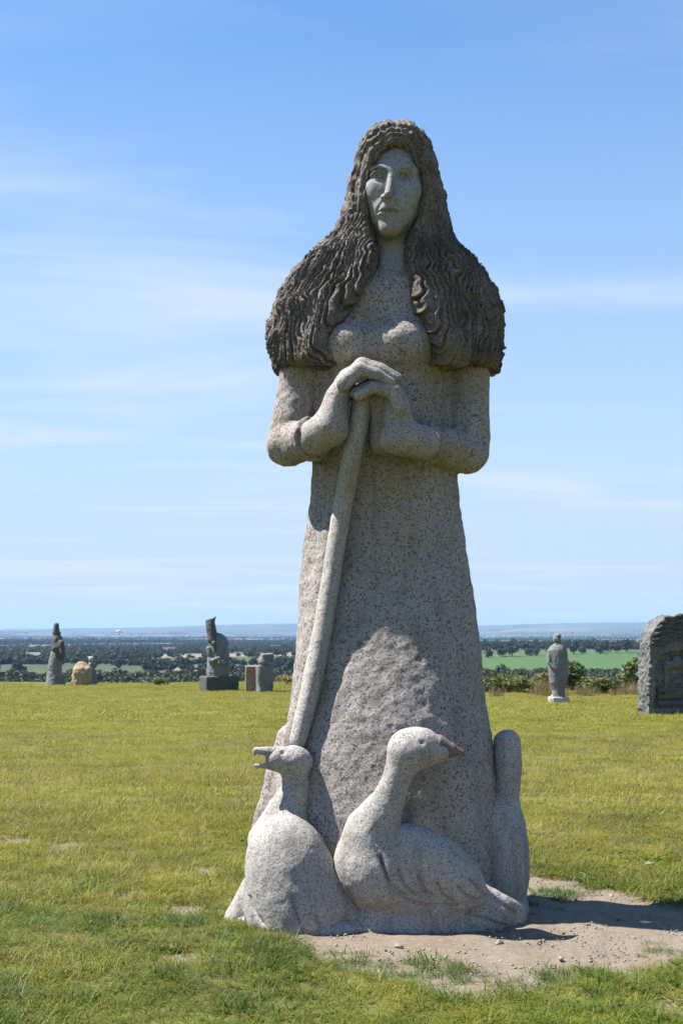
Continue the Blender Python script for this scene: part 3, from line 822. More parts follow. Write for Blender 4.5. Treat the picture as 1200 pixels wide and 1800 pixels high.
# long lock lying over her left breast and the one over the right
V.tube([P(739, 430, -0.07), P(746, 500, -0.125), P(770, 570, -0.165), P(796, 615, -0.175)], [0.03, 0.04, 0.055, 0.04], 0.08)
V.tube([P(643, 430, -0.09), P(616, 500, -0.15), P(572, 560, -0.175), P(540, 625, -0.18)], [0.04, 0.05, 0.055, 0.04], 0.07)
def strands(v, q):
    n = vnormals(v, q)
    zt, tl, tr, tf, tb = hair_tab
    g = lambda t: np.interp(v[:, 2], zt, t)
    cx = (g(tl) + g(tr)) / 2; ax = (g(tr) - g(tl)) / 2; cy = (g(tf) + g(tb)) / 2; ay = (g(tb) - g(tf)) / 2
    th = np.arctan2((v[:, 0] - cx) / ax, -(v[:, 1] - cy) / ay)
    # length along the fall of the hair
    spread = np.clip(ax, 0.1, 0.7)
    s = (zt[-1] - v[:, 2]) + 0.9 * (spread - 0.24)
    w1 = vnoise(np.stack([th * 4, s * 5.0, th * 0 + 3], 1)) - 0.5
    w2 = vnoise(np.stack([th * 11, s * 13.0, th * 0 + 8], 1)) - 0.5
    ph = th * (11.0 + 9 * sstep(0.28, 0.5, spread)) * 1.0
    def ridges(f, off, wob):
        x = th * f + off + wob
        fr = np.abs((x - np.floor(x)) - 0.5) * 2
        return 1 - fr ** 1.4
    wob = w1 * 1.5 + w2 * 0.6 + 0.10 * np.sin(s * 55 + th * 9)
    wide = sstep(0.27, 0.48, spread)
    fc_ = P(694, 340, -0.1)
    rho = np.hypot((v[:, 0] - fc_[0]) / 0.175, (v[:, 2] - fc_[2]) / 0.27)
    headw = sstep(fc_[2] - 0.20, fc_[2] + 0.02, v[:, 2]) * sstep(0.10, -0.02, v[:, 1])
    rw = vnoise(np.stack([rho * 3, np.arctan2(v[:, 0] - fc_[0], v[:, 2] - fc_[2]) * 3.0, th * 0 + 5], 1)) - 0.5
    def rr(f, wv):
        x = rho * f + wv; return 1 - (np.abs((x - np.floor(x)) - 0.5) * 2) ** 1.4
    r = ridges(10.0, 0.2, wob) * (1 - wide) + ridges(16.0, 0.4, wob * 1.5) * wide
    r = r * (1 - headw) + rr(5.6, rw * 1.6 + w2 * 0.5) * headw
    r2 = ridges(27.0, 0.1, wob * 2.4) * (1 - headw) + rr(12.5, rw * 3.0 + w2) * headw
    breakup = vnoise(np.stack([th * 14, s * 9.0, th * 0 + 15], 1))
    chips = fbm(v * 42.0, 2)
    h = 0.75 * r * (0.45 + 0.9 * breakup) + 0.36 * r2 * (0.4 + breakup) + 0.30 * chips
    # the parting on the crown
    top = sstep(zt[-1] - 0.14, zt[-1] - 0.02, v[:, 2])
    part_ = np.exp(-((v[:, 0] - P(690, 225, 0)[0]) / 0.018) ** 2) * sstep(zt[-1] - 0.25, zt[-1] - 0.05, v[:, 2])
    return v + n * (0.036 * (h - 0.86) * (0.75 + 0.45 * wide) - 0.008 * part_ * top)[:, None]
hair = part('hair', V, G_HAIR, statue, strands)
set_lichen(hair, [(P(800, 640, -0.25), 0.2, 0.8), (P(860, 640, -0.1), 0.12, 0.6), (P(520, 630, -0.2), 0.12, 0.5)])

# hands
def hand_right(dY=-0.05):
    V = Vol((-0.22, -0.60, 2.24), (0.46, 0.06, 3.14), 0.0055)
    V.tube([P(556, 767, -0.230 + dY), P(580, 752, -0.280 + dY)], [0.098, 0.094], 0.0)
    V.tube([P(580, 752, -0.280 + dY), P(592, 700, -0.290 + dY), P(611, 664, -0.290 + dY)], [0.092, 0.066, 0.052], 0.04, ky=1.35)
    for i, (Y, du, dv, ln) in enumerate(((-0.395, -2, 6, 0.90), (-0.345, 0, 0, 1.0), (-0.295, 2, -3, 1.03), (-0.245, 3, -3, 0.96))):
        Y += dY; a = P(606 + du, 668 + dv, Y); b = P(634 + du, 644 + dv, Y - 0.01); c = P(634 + du + 32 * ln, 651 + dv, Y - 0.015); d = P(634 + du + 62 * ln, 667 + dv, Y - 0.01)
        V.tube([a, b, c, d], [0.042, 0.037, 0.032, 0.024], 0.012)
        V.ell(b + np.array((0, -0.002, 0.003)), (0.037, 0.034, 0.035), 0.02)
    V.tube([P(590, 735, -0.220 + dY), P(604, 700, -0.190 + dY), P(628, 680, -0.180 + dY)], [0.045, 0.038, 0.028], 0.02)
    V.tube([P(562, 735, -0.400 + dY), P(548, 768, -0.420 + dY), P(570, 800, -0.340 + dY)], 0.004, 0.006, True)
    return V
def hand_left(dY=-0.05):
    V = Vol((-0.02, -0.60, 2.22), (0.68, 0.06, 3.10), 0.0055)
    V.tube([P(740, 778, -0.230 + dY), P(712, 770, -0.280 + dY)], [0.096, 0.094], 0.0)
    V.tube([P(703, 768, -0.280 + dY), P(697, 728, -0.290 + dY), P(694, 700, -0.290 + dY)], [0.100, 0.080, 0.066], 0.03, ky=1.15)
    V.ell(P(690, 772, -0.310 + dY), (0.075, 0.075, 0.075), 0.03)
    V.tube([P(668, 715, -0.220 + dY), P(668, 780, -0.180 + dY)], [0.07, 0.06], 0.03)
    V.tube([P(668, 700, -0.260 + dY), P(640, 702, -0.260 + dY)], [0.05, 0.04], 0.02)
    for i, (Y, du, dv, ln) in enumerate(((-0.385, 0, 6, 0.92), (-0.335, -1, 2, 1.0), (-0.285, -2, 0, 1.02), (-0.235, -2, 0, 0.95))):
        Y += dY; a = P(706 + du, 712 + dv, Y); b = P(690 + du, 682 + dv, Y - 0.01); c = P(690 + du - 36 * ln, 675 + dv, Y - 0.012); d = P(690 + du - 66 * ln, 689 + dv, Y - 0.008)
        V.tube([a, b, c, d], [0.045, 0.039, 0.034, 0.027], 0.012)
        V.ell(b + np.array((0.002, -0.002, 0.003)), (0.041, 0.037, 0.038), 0.02)
    V.tube([P(690, 740, -0.220 + dY), P(672, 715, -0.190 + dY), P(650, 705, -0.185 + dY)], [0.045, 0.038, 0.028], 0.02)
    return V
for fn in (hand_right, hand_left):
    h = part('hand', fn(), G_HAND, statue, rough_stone(0.002, 14.0, 0.003, 16.0)); set_lichen(h, LICHEN)

# staff: leans from the hands to the hem on her right
V = Vol((-0.46, -0.62, 0.76), (0.28, -0.06, 3.04), 0.0075)
V.tube([P(637, 700, -0.30), P(631, 740, -0.29), P(617, 810, -0.24), P(600, 900, -0.19), P(584, 1000, -0.205), P(568, 1100, -0.236), P(549, 1200, -0.286), P(524, 1300, -0.335)], [0.058, 0.057, 0.054, 0.052, 0.052, 0.054, 0.056, 0.047], 0.0, ky=1.3)
staff = part('staff', V, G_GOOSE, statue, rough_stone(0.003, 6.0, 0.003, 12.0)); set_lichen(staff, LICHEN)

# geese
def feathers(V, arcs, r=0.006):
    for a in arcs: V.tube([P(*p) for p in a], [r * 0.4, r, r, r * 0.4][:len(a)], 0.006, True)
def goose_a():
    V = Vol((-0.80, -0.88, -0.06), (0.16, -0.02, 1.12), 0.0075)
    V.ell(P(503, 1510, -0.480), (0.205, 0.195, 0.225), 0.0)
    V.ell(P(510, 1556, -0.485), (0.222, 0.215, 0.20), 0.08)
    V.ell(P(520, 1610, -0.470), (0.265, 0.25, 0.26), 0.08)
    V.tube([P(520, 1520, -0.500), P(585, 1590, -0.500), P(650, 1646, -0.500)], [0.165, 0.135, 0.05], 0.06)
    V.tube([P(518, 1352, -0.370), P(521, 1385, -0.370), P(505, 1430, -0.360), P(484, 1480, -0.340)], [0.066, 0.076, 0.112, 0.145], 0.05)
    V.ell(P(519, 1339, -0.390), (0.092, 0.080, 0.078), 0.03)
    V.tube([P(510, 1337, -0.400), P(487, 1334, -0.420)], [0.078, 0.062], 0.03)
    V.tube([P(447, 1560, -0.360), P(418, 1616, -0.380)], [0.07, 0.07], 0.03)
    V.tube([P(425, 1640, -0.350), P(420, 1640, -0.550)], 0.05, 0.02, True)
    return V
def surf_a(v, q):
    v = rough_stone(0.004, 8.0, 0.004, 13.0)(v, q); n = vnormals(v, q)
    v = carve(v, n, [((512, 1575, -0.70), (519, 1600, -0.71), (526, 1622, -0.72), (534, 1640, -0.72)), ((553, 1610, -0.70), (560, 1626, -0.70), (567, 1642, -0.70)), ((441, 1570, -0.50), (446, 1598, -0.60), (462, 1622, -0.65))], 0.007, 0.016)
    return carve(v, n, [((497, 1323, -0.47), (497.5, 1323, -0.47))], 0.009, 0.014)
def goose_b():
    V = Vol((-0.12, -0.96, -0.06), (1.02, -0.10, 1.22), 0.0075)
    V.ell(P(729, 1315, -0.640), (0.134, 0.095, 0.106), 0.0, rot=(0, 0.10, 0))
    V.tube([P(745, 1314, -0.640), P(772, 1319, -0.640)], [0.088, 0.06], 0.04)
    V.tube([P(712, 1328, -0.640), P(694, 1375, -0.630), P(682, 1408, -0.610), P(655, 1458, -0.550)], [0.082, 0.072, 0.086, 0.140], 0.05)
    V.ell(P(654, 1518, -0.510), (0.200, 0.19, 0.22), 0.06)
    V.tube([P(672, 1530, -0.500), P(765, 1566, -0.500), P(850, 1598, -0.490), P(900, 1606, -0.460)], [0.20, 0.17, 0.10, 0.06], 0.06)
    V.ell(P(766, 1524, -0.600), (0.300, 0.120, 0.155), 0.012, rot=(0, 0.64, 0))
    V.tube([P(600, 1640, -0.500), P(700, 1640, -0.540), P(800, 1636, -0.520), P(890, 1622, -0.440)], [0.10, 0.12, 0.11, 0.08], 0.08)
    V.tube([P(815, 1560, -0.520), P(880, 1592, -0.520), P(914, 1598, -0.480)], [0.07, 0.06, 0.03], 0.03)
    return V
def surf_b(v, q):
    v = rough_stone(0.004, 8.0, 0.004, 13.0)(v, q); n = vnormals(v, q)
    Yw = -0.7
    F_ = [((668, 1505), (682, 1545), (700, 1568), (716, 1575)), ((701, 1530), (713, 1560), (730, 1574)), ((735, 1542), (746, 1566), (760, 1576)), ((768, 1552), (778, 1574), (798, 1586)),
          ((805, 1558), (818, 1574), (838, 1584)), ((826, 1545), (842, 1562), (858, 1580))]
    v = carve(v, n, [[(a, b, Yw) for a, b in l] for l in F_], 0.007, 0.021)
    v = carve(v, n, [[(a, b, Yw) for a, b in ((668, 1505), (690, 1570), (730, 1592), (790, 1596), (850, 1585))], [(822, 1608, -0.60), (850, 1615, -0.60), (890, 1630, -0.55)], [(870, 1582, -0.60), (905, 1606, -0.55)]], 0.008, 0.018)
    return carve(v, n, [((741, 1305, -0.73), (742, 1305, -0.73))], 0.010, 0.012)
def goose_c():
    V = Vol((0.60, -0.48, -0.06), (1.14, 0.28, 1.18), 0.0075)
    V.ell(P(882, 1495, -0.12), (0.146, 0.18, 0.25), 0.0)
    V.ell(P(880, 1545, -0.12), (0.144, 0.19, 0.20), 0.06)
    V.tube([P(891, 1306, -0.12), P(892, 1345, -0.12), P(889, 1400, -0.12), P(885, 1440, -0.12)], [0.075, 0.078, 0.072, 0.100], 0.05, ky=1.15)
    V.tube([P(868, 1412, -0.18), P(858, 1445, -0.23), P(848, 1500, -0.21)], [0.015, 0.045, 0.035], 0.05)
    V.tube([P(888, 1600, -0.14), P(888, 1650, -0.14)], [0.125, 0.14], 0.04)
    return V
for fn in (goose_a, goose_b, goose_c):
    g = part('goose', fn(), G_GOOSE, statue, {goose_a: surf_a, goose_b: surf_b}.get(fn, rough_stone(0.004, 8.0, 0.004, 13.0))); set_lichen(g, LICHEN)
    if fn is goose_a:
        g['label'] = 'goose carved at the left with open beak'
        V = Vol((-0.62, -0.58, 0.66), (-0.24, -0.26, 1.10), 0.004)
        V.tube([P(490, 1326, -0.420), P(470, 1321, -0.440), P(450, 1319, -0.450)], [0.042, 0.026, 0.016], 0.0)
        V.tube([P(450, 1320, -0.450), P(448, 1325, -0.450)], [0.015, 0.010], 0.006)
        V.tube([P(488, 1346, -0.420), P(468, 1347, -0.440), P(449, 1346, -0.450)], [0.036, 0.014, 0.010], 0.0)
        b = part('beak', V, G_GOOSE, g, None, STAT_O)
    elif fn is goose_b:
        g['label'] = 'largest goose carved in front with folded wing and pinkish beak'
        V = Vol((0.40, -0.80, 0.72), (0.80, -0.44, 1.14), 0.004)
        V.tube([P(770, 1313, -0.640), P(790, 1318, -0.640), P(811, 1323, -0.640)], [0.064, 0.040, 0.014], 0.0)
        V.tube([P(765, 1326, -0.720), P(790, 1328, -0.690), P(808, 1327, -0.660)], 0.004, 0.004, True)
        b = part('beak', V, G_BEAK, g, None, STAT_O)
    else:
        g['label'] = 'goose carved at the right edge with upright neck'

# rough plinth the figures grow from
V = Vol((-0.80, -0.90, -0.14), (1.18, 0.60, 0.34), 0.0105)
V.ell(P(560, 1638, -0.30) * np.array((1, 1, 0)), (0.46, 0.38, 0.10), 0.0)
V.ell(P(780, 1632, -0.24) * np.array((1, 1, 0)), (0.44, 0.38, 0.10), 0.05)
V.tube([P(896, 1600, -0.34), P(898, 1630, -0.34)], [0.05, 0.07], 0.04)
V.ell(P(690, 1600, 0.12) * np.array((1, 1, 0)), (0.72, 0.38, 0.16), 0.05)
plinth = part('plinth', V, G_GOOSE, statue, rough_stone(0.016, 6.0)); set_lichen(plinth, [])
# ------------------------------------------------------------------ statues further off on the field
def depth_for(u, v, fallback):
    for Y in np.arange(15, 90, 0.25):
        p = P(u, v, Y)
        if p[2] <= gz(p[0], Y): return float(Y)
    return fallback
G_GREY = granite('granite_grey', (0.190, 0.193, 0.190), (0.161, 0.166, 0.166), (0.105, 0.105, 0.105), 30, 0.15, 0.6, (0.072, 0.072, 0.060), 0.6, False, 9.0)
G_DARK = granite('granite_dark', (0.098, 0.099, 0.098), (0.077, 0.078, 0.078), (0.048, 0.048, 0.048), 30, 0.15, 0.6, (0.048, 0.053, 0.037), 0.6, False, 9.0)
G_PALE = granite('granite_pale', (0.420, 0.420, 0.404), (0.355, 0.355, 0.347), (0.243, 0.243, 0.243), 30, 0.12, 0.5, (0.161, 0.153, 0.130), 0.3, False, 9.0)
G_TAN = granite('granite_tan', (0.355, 0.275, 0.170), (0.299, 0.218, 0.130), (0.193, 0.145, 0.089), 25, 0.15, 0.6, (0.130, 0.089, 0.048), 0.5, False, 9.0)
G_RED = granite('granite_red_brown', (0.338, 0.231, 0.174), (0.275, 0.181, 0.134), (0.169, 0.117, 0.095), 30, 0.15, 0.4, (0.131, 0.099, 0.066), 0.4, False, 9.0)
G_STELE = granite('granite_stele', (0.165, 0.168, 0.165), (0.125, 0.128, 0.126), (0.06, 0.06, 0.058), 22, 0.18, 0.9, (0.05, 0.05, 0.04), 0.8, False, 9.0, 3.0)
def volbox(u0, u1, v0, v1, Y, dep, h):
    a = P(u0, v1, Y); b = P(u1, v0, Y)
    return Vol((a[0] - 0.3, Y - dep, a[2] - 0.4), (b[0] + 0.3, Y + dep, b[2] + 0.3), h)
def root_at(name, u, v, Y):
    p = P(u, v, Y); p[2] = gz(p[0], Y)
    return empty(name, p)
def bg_rough(amp, sc=1.6):
    def f(v, q):
        n = vnormals(v, q)
        return v + n * ((fbm(v * sc, 3) - 0.5) * 2 * amp + (fbm(v * sc * 5, 2) - 0.5) * amp)[:, None]
    return f

# 1: tall hooded figure on the far left
Y = depth_for(100, 1205, 76.0); m = lambda px: M(px, Y)
r = tag(root_at('distant_statue', 100, 1205, Y), 'far grey statue with tall dark cap at the left edge, left of the tan boulder', 'statue')
V = volbox(75, 125, 1094, 1215, Y, 1.3, 0.055)
V.tube([P(99, 1152, Y), P(96, 1180, Y), P(96, 1212, Y)], [m(11), m(12), m(17)], 0.1)
V.tube([P(108, 1196, Y), P(110, 1206, Y)], [m(6), m(6)], 0.1)
part('robe', V, G_GREY, r, bg_rough(0.06))
V = volbox(75, 125, 1094, 1215, Y, 1.3, 0.05)
V.tube([P(101, 1124, Y), P(103, 1140, Y), P(103, 1154, Y)], [m(9), m(12), m(11)], 0.1)
V.tube([P(108, 1130, Y - 0.3), P(110, 1148, Y - 0.4)], [m(5), m(4.5)], 0.08)
part('torso', V, G_DARK, r, bg_rough(0.06))
V = volbox(75, 125, 1094, 1215, Y, 1.3, 0.045)
V.ell(P(100, 1117, Y), (m(6), m(6), m(6)), 0.0)
V.tube([P(99.5, 1099, Y), P(99, 1112, Y)], [m(4.5), m(6)], 0.05)
V.tube([P(95, 1113, Y), P(105, 1113, Y)], m(2.4), 0.05)
part('capped_head', V, G_DARK, r, bg_rough(0.03))

# 2: tan boulder and the slim figure beside it
Y = depth_for(145, 1205, 75.0); m = lambda px: M(px, Y)
V = volbox(120, 170, 1150, 1215, Y, 1.6, 0.06)
V.ell(P(142, 1187, Y), (m(15), m(14), m(24)), 0.0)
V.box(P(146, 1192, Y), (m(13), m(13), m(18)), m(4), 0.2)
v_, q_ = V.mesh(); v_ = bg_rough(0.14, 1.1)(v_, q_)
bp = P(145, 1205, Y); bp[2] = gz(bp[0], Y)
b = obj('boulder', new_mesh('boulder', v_ - bp, q_), G_TAN, None, bp)
tag(b, 'rounded tan boulder standing on the far edge of the grass', 'boulder')
Y += 1.6; m = lambda px: M(px, Y)
r = tag(root_at('distant_statue', 162, 1205, Y), 'slim grey stone figure with pale head right behind the tan boulder', 'statue')
V = volbox(150, 176, 1150, 1215, Y, 0.9, 0.045)
V.tube([P(160, 1168, Y), P(163, 1185, Y), P(164, 1210, Y)], [m(5), m(7), m(8)], 0.1)
part('body', V, G_GREY, r, bg_rough(0.04))
V = volbox(150, 176, 1145, 1215, Y, 0.9, 0.035)
V.ell(P(160, 1159, Y), (m(4), m(4), m(4.5)), 0.0)
V.tube([P(155, 1155, Y), P(164, 1156, Y)], [m(1.5), m(2)], 0.05)
part('head', V, G_PALE, r, bg_rough(0.02))

# 3: big dark figure with a leaning mitre on a block
Y = depth_for(384, 1214, 70.0); m = lambda px: M(px, Y)
r = tag(root_at('distant_statue', 384, 1214, Y), 'dark statue with a tall leaning hat standing on a wide black block', 'statue')
V = volbox(340, 430, 1180, 1222, Y, 2.0, 0.05)
V.box(P(385, 1203, Y), (m(30), m(20), m(14.5)), 0.04, rz=math.radians(24))
part('pedestal', V, G_DARK, r, bg_rough(0.015))
V = volbox(350, 415, 1080, 1196, Y, 1.4, 0.045)
V.tube([P(383, 1126, Y), P(383, 1160, Y), P(382, 1192, Y)], [m(13), m(19), m(19)], 0.2)
V.ell(P(392, 1134, Y), (m(9), m(11), m(14)), 0.15)
V.tube([P(366, 1140, Y - 0.4), P(371, 1162, Y - 0.5), P(384, 1158, Y - 0.75)], [m(5), m(4.5), m(4)], 0.08)
V.tube([P(398, 1140, Y - 0.3), P(399, 1165, Y - 0.4), P(386, 1164, Y - 0.75)], [m(5), m(4.5), m(4)], 0.08)
for du in (-10, -2, 7): V.tube([P(384 + du, 1166, Y - 0.62), P(383 + du * 1.2, 1190, Y - 0.66)], [m(1.0), m(1.6)], 0.05, True)
part('robed_body', V, G_GREY, r, bg_rough(0.07))
V = volbox(350, 415, 1076, 1150, Y, 1.2, 0.04)
V.ell(P(374, 1124, Y - 0.25), (m(8.5), m(8), m(9)), 0.0)
V.tube([P(374, 1119, Y - 0.2), P(371, 1104, Y - 0.15), P(369, 1092, Y - 0.1)], [m(9), m(8.5), m(7.5)], 0.05)
V.tube([P(372, 1092, Y - 0.1), P(379, 1085, Y - 0.1)], [m(4), m(1.3)], 0.06)
V.ell(P(366, 1086, Y - 0.1), (m(7), m(12), m(3.0)), 0.05, True)
V.tube([P(376, 1131, Y - 0.5), P(378, 1145, Y - 0.55)], [m(4), m(2)], 0.06)
part('hatted_head', V, G_DARK, r, bg_rough(0.035))

# 4: red-brown slab and the pillar figure with a flat cap
Y = depth_for(441, 1216, 71.0); m = lambda px: M(px, Y)
V = volbox(425, 458, 1165, 1225, Y, 1.0, 0.04)
V.box(P(441, 1196, Y), (m(10), m(4), m(25)), 0.03, rz=math.radians(8))
v_, q_ = V.mesh(); v_ = bg_rough(0.02)(v_, q_)
bp = P(441, 1216, Y); bp[2] = gz(bp[0], Y)
tag(obj('stone_slab', new_mesh('stone_slab', v_ - bp, q_), G_RED, None, bp), 'upright red-brown stone slab beside the flat-capped pillar figure', 'stone slab')
Y -= 0.6; m = lambda px: M(px, Y)
r = tag(root_at('distant_statue', 465, 1217, Y), 'grey pillar-like statue with a flat cap right of the red-brown slab', 'statue')
V = volbox(440, 495, 1140, 1226, Y, 1.3, 0.045)
V.box(P(465, 1196, Y), (m(13), m(12), m(26)), m(3), 0.0, rz=math.radians(20))
V.tube([P(456, 1172, Y - 0.3), P(458, 1200, Y - 0.4)], [m(5), m(4)], 0.08)
V.tube([P(475, 1172, Y - 0.2), P(474, 1200, Y - 0.3)], [m(5), m(4)], 0.08)
part('body', V, G_GREY, r, bg_rough(0.06))
V = volbox(440, 495, 1140, 1180, Y, 1.2, 0.035)
V.ell(P(463, 1164, Y - 0.1), (m(10), m(10), m(9)), 0.0)
V.tube([P(455, 1160, Y - 0.1), P(468, 1155, Y - 0.1)], m(4), 0.06)
V.box(P(469, 1153, Y), (m(11), m(10), m(4.5)), m(2.5), 0.15, rz=0.3, ry=-0.08)
part('capped_head', V, G_GREY, r, bg_rough(0.03))

# 5: smooth cocoon-like figure on the right
Y = depth_for(981, 1236, 56.0); m = lambda px: M(px, Y)
r = tag(root_at('distant_statue', 981, 1236, Y), 'smooth grey cocoon-shaped statue on a small pale base in front of the dry brush', 'statue')
V = volbox(955, 1005, 1108, 1245, Y, 1.0, 0.032)
V.stack([(1131, 974, 987, Y - m(7), Y + m(7)), (1135, 967, 993, Y - m(11), Y + m(11)), (1142, 963, 996, Y - m(14), Y + m(13)), (1160, 962, 998, Y - m(15), Y + m(14)), (1185, 963, 998, Y - m(15), Y + m(14)), (1200, 965, 995, Y - m(13), Y + m(12)), (1212, 969, 992, Y - m(11), Y + m(11)), (1230, 970, 993, Y - m(11), Y + m(11))], Y, 0.0, smooth=15)
for du in (-7, -2.5, 2.5, 7): V.tube([P(980 + du, 1150, Y - m(14)), P(980 + du, 1180, Y - m(15)), P(980 + du * 0.7, 1208, Y - m(12))], [m(0.2), m(0.8), m(0.5)], 0.03, True)
V.tube([P(965, 1145, Y - m(5)), P(964, 1165, Y - m(9)), P(974, 1176, Y - m(13))], [m(4), m(3.5), m(3)], 0.06)
part('cloaked_body', V, G_GREY, r, bg_rough(0.02))
V = volbox(965, 995, 1105, 1140, Y, 0.6, 0.022)
V.ell(P(978, 1124, Y), (m(6.6), m(7.5), m(8)), 0.0)
V.tube([P(978, 1130, Y), P(979, 1137, Y)], m(4.5), 0.05)
V.ell(P(979, 1118, Y), (m(6.8), m(7.0), m(4.5)), 0.03)
V.tube([P(974, 1123, Y - m(7)), P(973, 1127, Y - m(7.6))], m(1.2), 0.02)
part('head', V, G_GREY, r, bg_rough(0.012, 5))
V = volbox(950, 1010, 1215, 1248, Y, 1.0, 0.03)
V.box(P(981, 1233, Y), (m(15.5), m(13), m(8)), 0.05, rz=math.radians(14))
V.tube([P(970, 1224, Y - m(9)), P(970, 1228, Y - m(10))], m(3), 0.04)
part('base', V, G_PALE, r, bg_rough(0.02))

# 6: big rough stele at the right edge with carved curls and a niche
Y = depth_for(1165, 1257, 40.0); m = lambda px: M(px, Y)
r = tag(root_at('carved_stele', 1175, 1257, Y), 'large round-topped grey stele with carved wavy ledges and a niche at the right edge', 'statue')
RZ = math.radians(13)
rot2 = np.array(((math.cos(RZ), -math.sin(RZ)), (math.sin(RZ), math.cos(RZ))))
SC = P(1180, 1257, Y + 0.35)
SC[2] = gz(SC[0], SC[1])
def SL(x, y, z):
    """point of the stele: x along its face, y in front(-) or behind(+), z up, in metres"""
    q = rot2 @ np.array((x, y)); return np.array((SC[0] + q[0], SC[1] + q[1], SC[2] + z))
WID, TH, HH = 0.92, 0.36, m(178)
def stele_volume():
    c = SL(0, 0, 0)
    return Vol((c[0] - 1.5, c[1] - 1.2, c[2] - 0.3), (c[0] + 1.5, c[1] + 1.2, c[2] + HH + 0.3), 0.026)
V = stele_volume()
def arch(w, th, top, y0=0.0, zb=-0.25):
    def f(X, Y_, Z):
        dx, dy = X - SC[0], Y_ - SC[1]
        lx = math.cos(RZ) * dx + math.sin(RZ) * dy; ly = -math.sin(RZ) * dx + math.cos(RZ) * dy - y0
        lz = Z - SC[2]; zc = top - w * 1.05
        ww = w * (1 - 0.13 * np.clip(lz / top, 0, 1))
        d1 = np.where(lz > zc, np.sqrt(lx ** 2 + ((lz - zc) / 1.05) ** 2) - ww, np.abs(lx) - ww)
        return np.maximum(np.maximum(d1, np.abs(ly) - th), zb - lz)
    return f
c = SL(0, 0, 0)
V.op(arch(WID, TH, HH), c - np.array((1.4, 1.1, 0.3)), c + np.array((1.4, 1.1, HH + 0.2)), 0.0)
V.op(arch(WID * 0.80, 0.16, HH * 0.665, -TH - 0.02, 0.22), c - np.array((1.4, 1.1, 0.3)), c + np.array((1.4, 1.1, HH + 0.2)), 0.05, True)
part('slab', V, G_STELE, r, bg_rough(0.085, 2.6))
for i in range(6):
    zc = HH * (0.70 + 0.048 * i); half = WID * (0.80, 0.80, 0.76, 0.68, 0.56, 0.38)[i]
    V = stele_volume()
    pts = [SL(-half + 2 * half * t, -TH - 0.02, zc - 0.08 * math.sin(t * math.pi * 3 + i) * 0.5 + 0.07 * math.sin(math.pi * t)) for t in np.linspace(0, 1, 9)]
    V.tube(pts, [0.035] + [0.062] * 7 + [0.035], 0.02)
    part('carved_ledge', V, G_DARK, r, bg_rough(0.05, 4.0))
V = stele_volume()
nz_ = HH * 0.36
V.box(SL(0.05, -TH + 0.10, nz_), (0.42, 0.06, 0.50), 0.03, 0.0, rz=RZ)
V.box(SL(0.05, -TH + 0.04, nz_ - 0.02), (0.28, 0.08, 0.34), 0.06, 0.03, True, rz=RZ)
V.ell(SL(0.05, -TH + 0.05, nz_ + 0.48), (0.15, 0.11, 0.18), 0.06)
V.tube([SL(-0.30, -TH + 0.06, nz_ + 0.34), SL(0.05, -TH + 0.05, nz_ + 0.42), SL(0.40, -TH + 0.06, nz_ + 0.34)], 0.07, 0.05)
V.tube([SL(-0.02, -TH + 0.05, nz_ - 0.1), SL(0.12, -TH + 0.05, nz_ - 0.05)], 0.08, 0.04)
part('carved_bust', V, G_STELE, r, bg_rough(0.02, 4.0))
for k in range(3):
    V = stele_volume()
    V.box(SL(0.02, -TH + 0.07, 0.36 + 0.19 * k), (0.62, 0.05, 0.075), 0.02, 0.0, rz=RZ)
    part('carved_band', V, G_DARK, r, bg_rough(0.012, 5.0))

# ------------------------------------------------------------------ trees, shrubs and brush
def leaf_mat(name, c0, c1, c2, tr=0.25):
    m = Mat(name); t = m.attr('tint')
    oi = m.n.new('ShaderNodeObjectInfo')
    c = m.ramp(t, [(0.0, c0), (0.55, c1), (1.0, c2)])
    hv = m.n.new('ShaderNodeHueSaturation'); m.l.new(c, hv.inputs['Color'])
    m.l.new(m.math('ADD', m.math('MULTIPLY', oi.outputs['Random'], 0.55), 0.70), hv.inputs['Value'])
    m.l.new(m.math('ADD', m.math('MULTIPLY', oi.outputs['Random'], -0.05), 0.52), hv.inputs['Hue'])
    m.color(hv.outputs[0]); m.rough(0.6)
    trn = m.n.new('ShaderNodeBsdfTranslucent'); m.l.new(hv.outputs[0], trn.inputs[0])
    mx = m.n.new('ShaderNodeMixShader'); mx.inputs[0].default_value = tr
    m.l.new(m.b.outputs[0], mx.inputs[1]); m.l.new(trn.outputs[0], mx.inputs[2])
    m.l.new(mx.outputs[0], m.n['Material Output'].inputs[0])
    return m.m
LEAF = leaf_mat('tree_leaves', (0.016, 0.027, 0.009), (0.025, 0.042, 0.013), (0.040, 0.058, 0.018))
SHRUB = leaf_mat('shrub_leaves', (0.049, 0.068, 0.019), (0.087, 0.117, 0.031), (0.134, 0.160, 0.043))
OCHRE = leaf_mat('ochre_leaves', (0.111, 0.104, 0.031), (0.172, 0.153, 0.043), (0.246, 0.202, 0.063))
mb = Mat('bark'); mb.color(mb.ramp(mb.noise(6.0, 4), [(0.3, (0.05, 0.04, 0.03)), (0.7, (0.11, 0.09, 0.07))])); mb.rough(0.95); BARK = mb.m

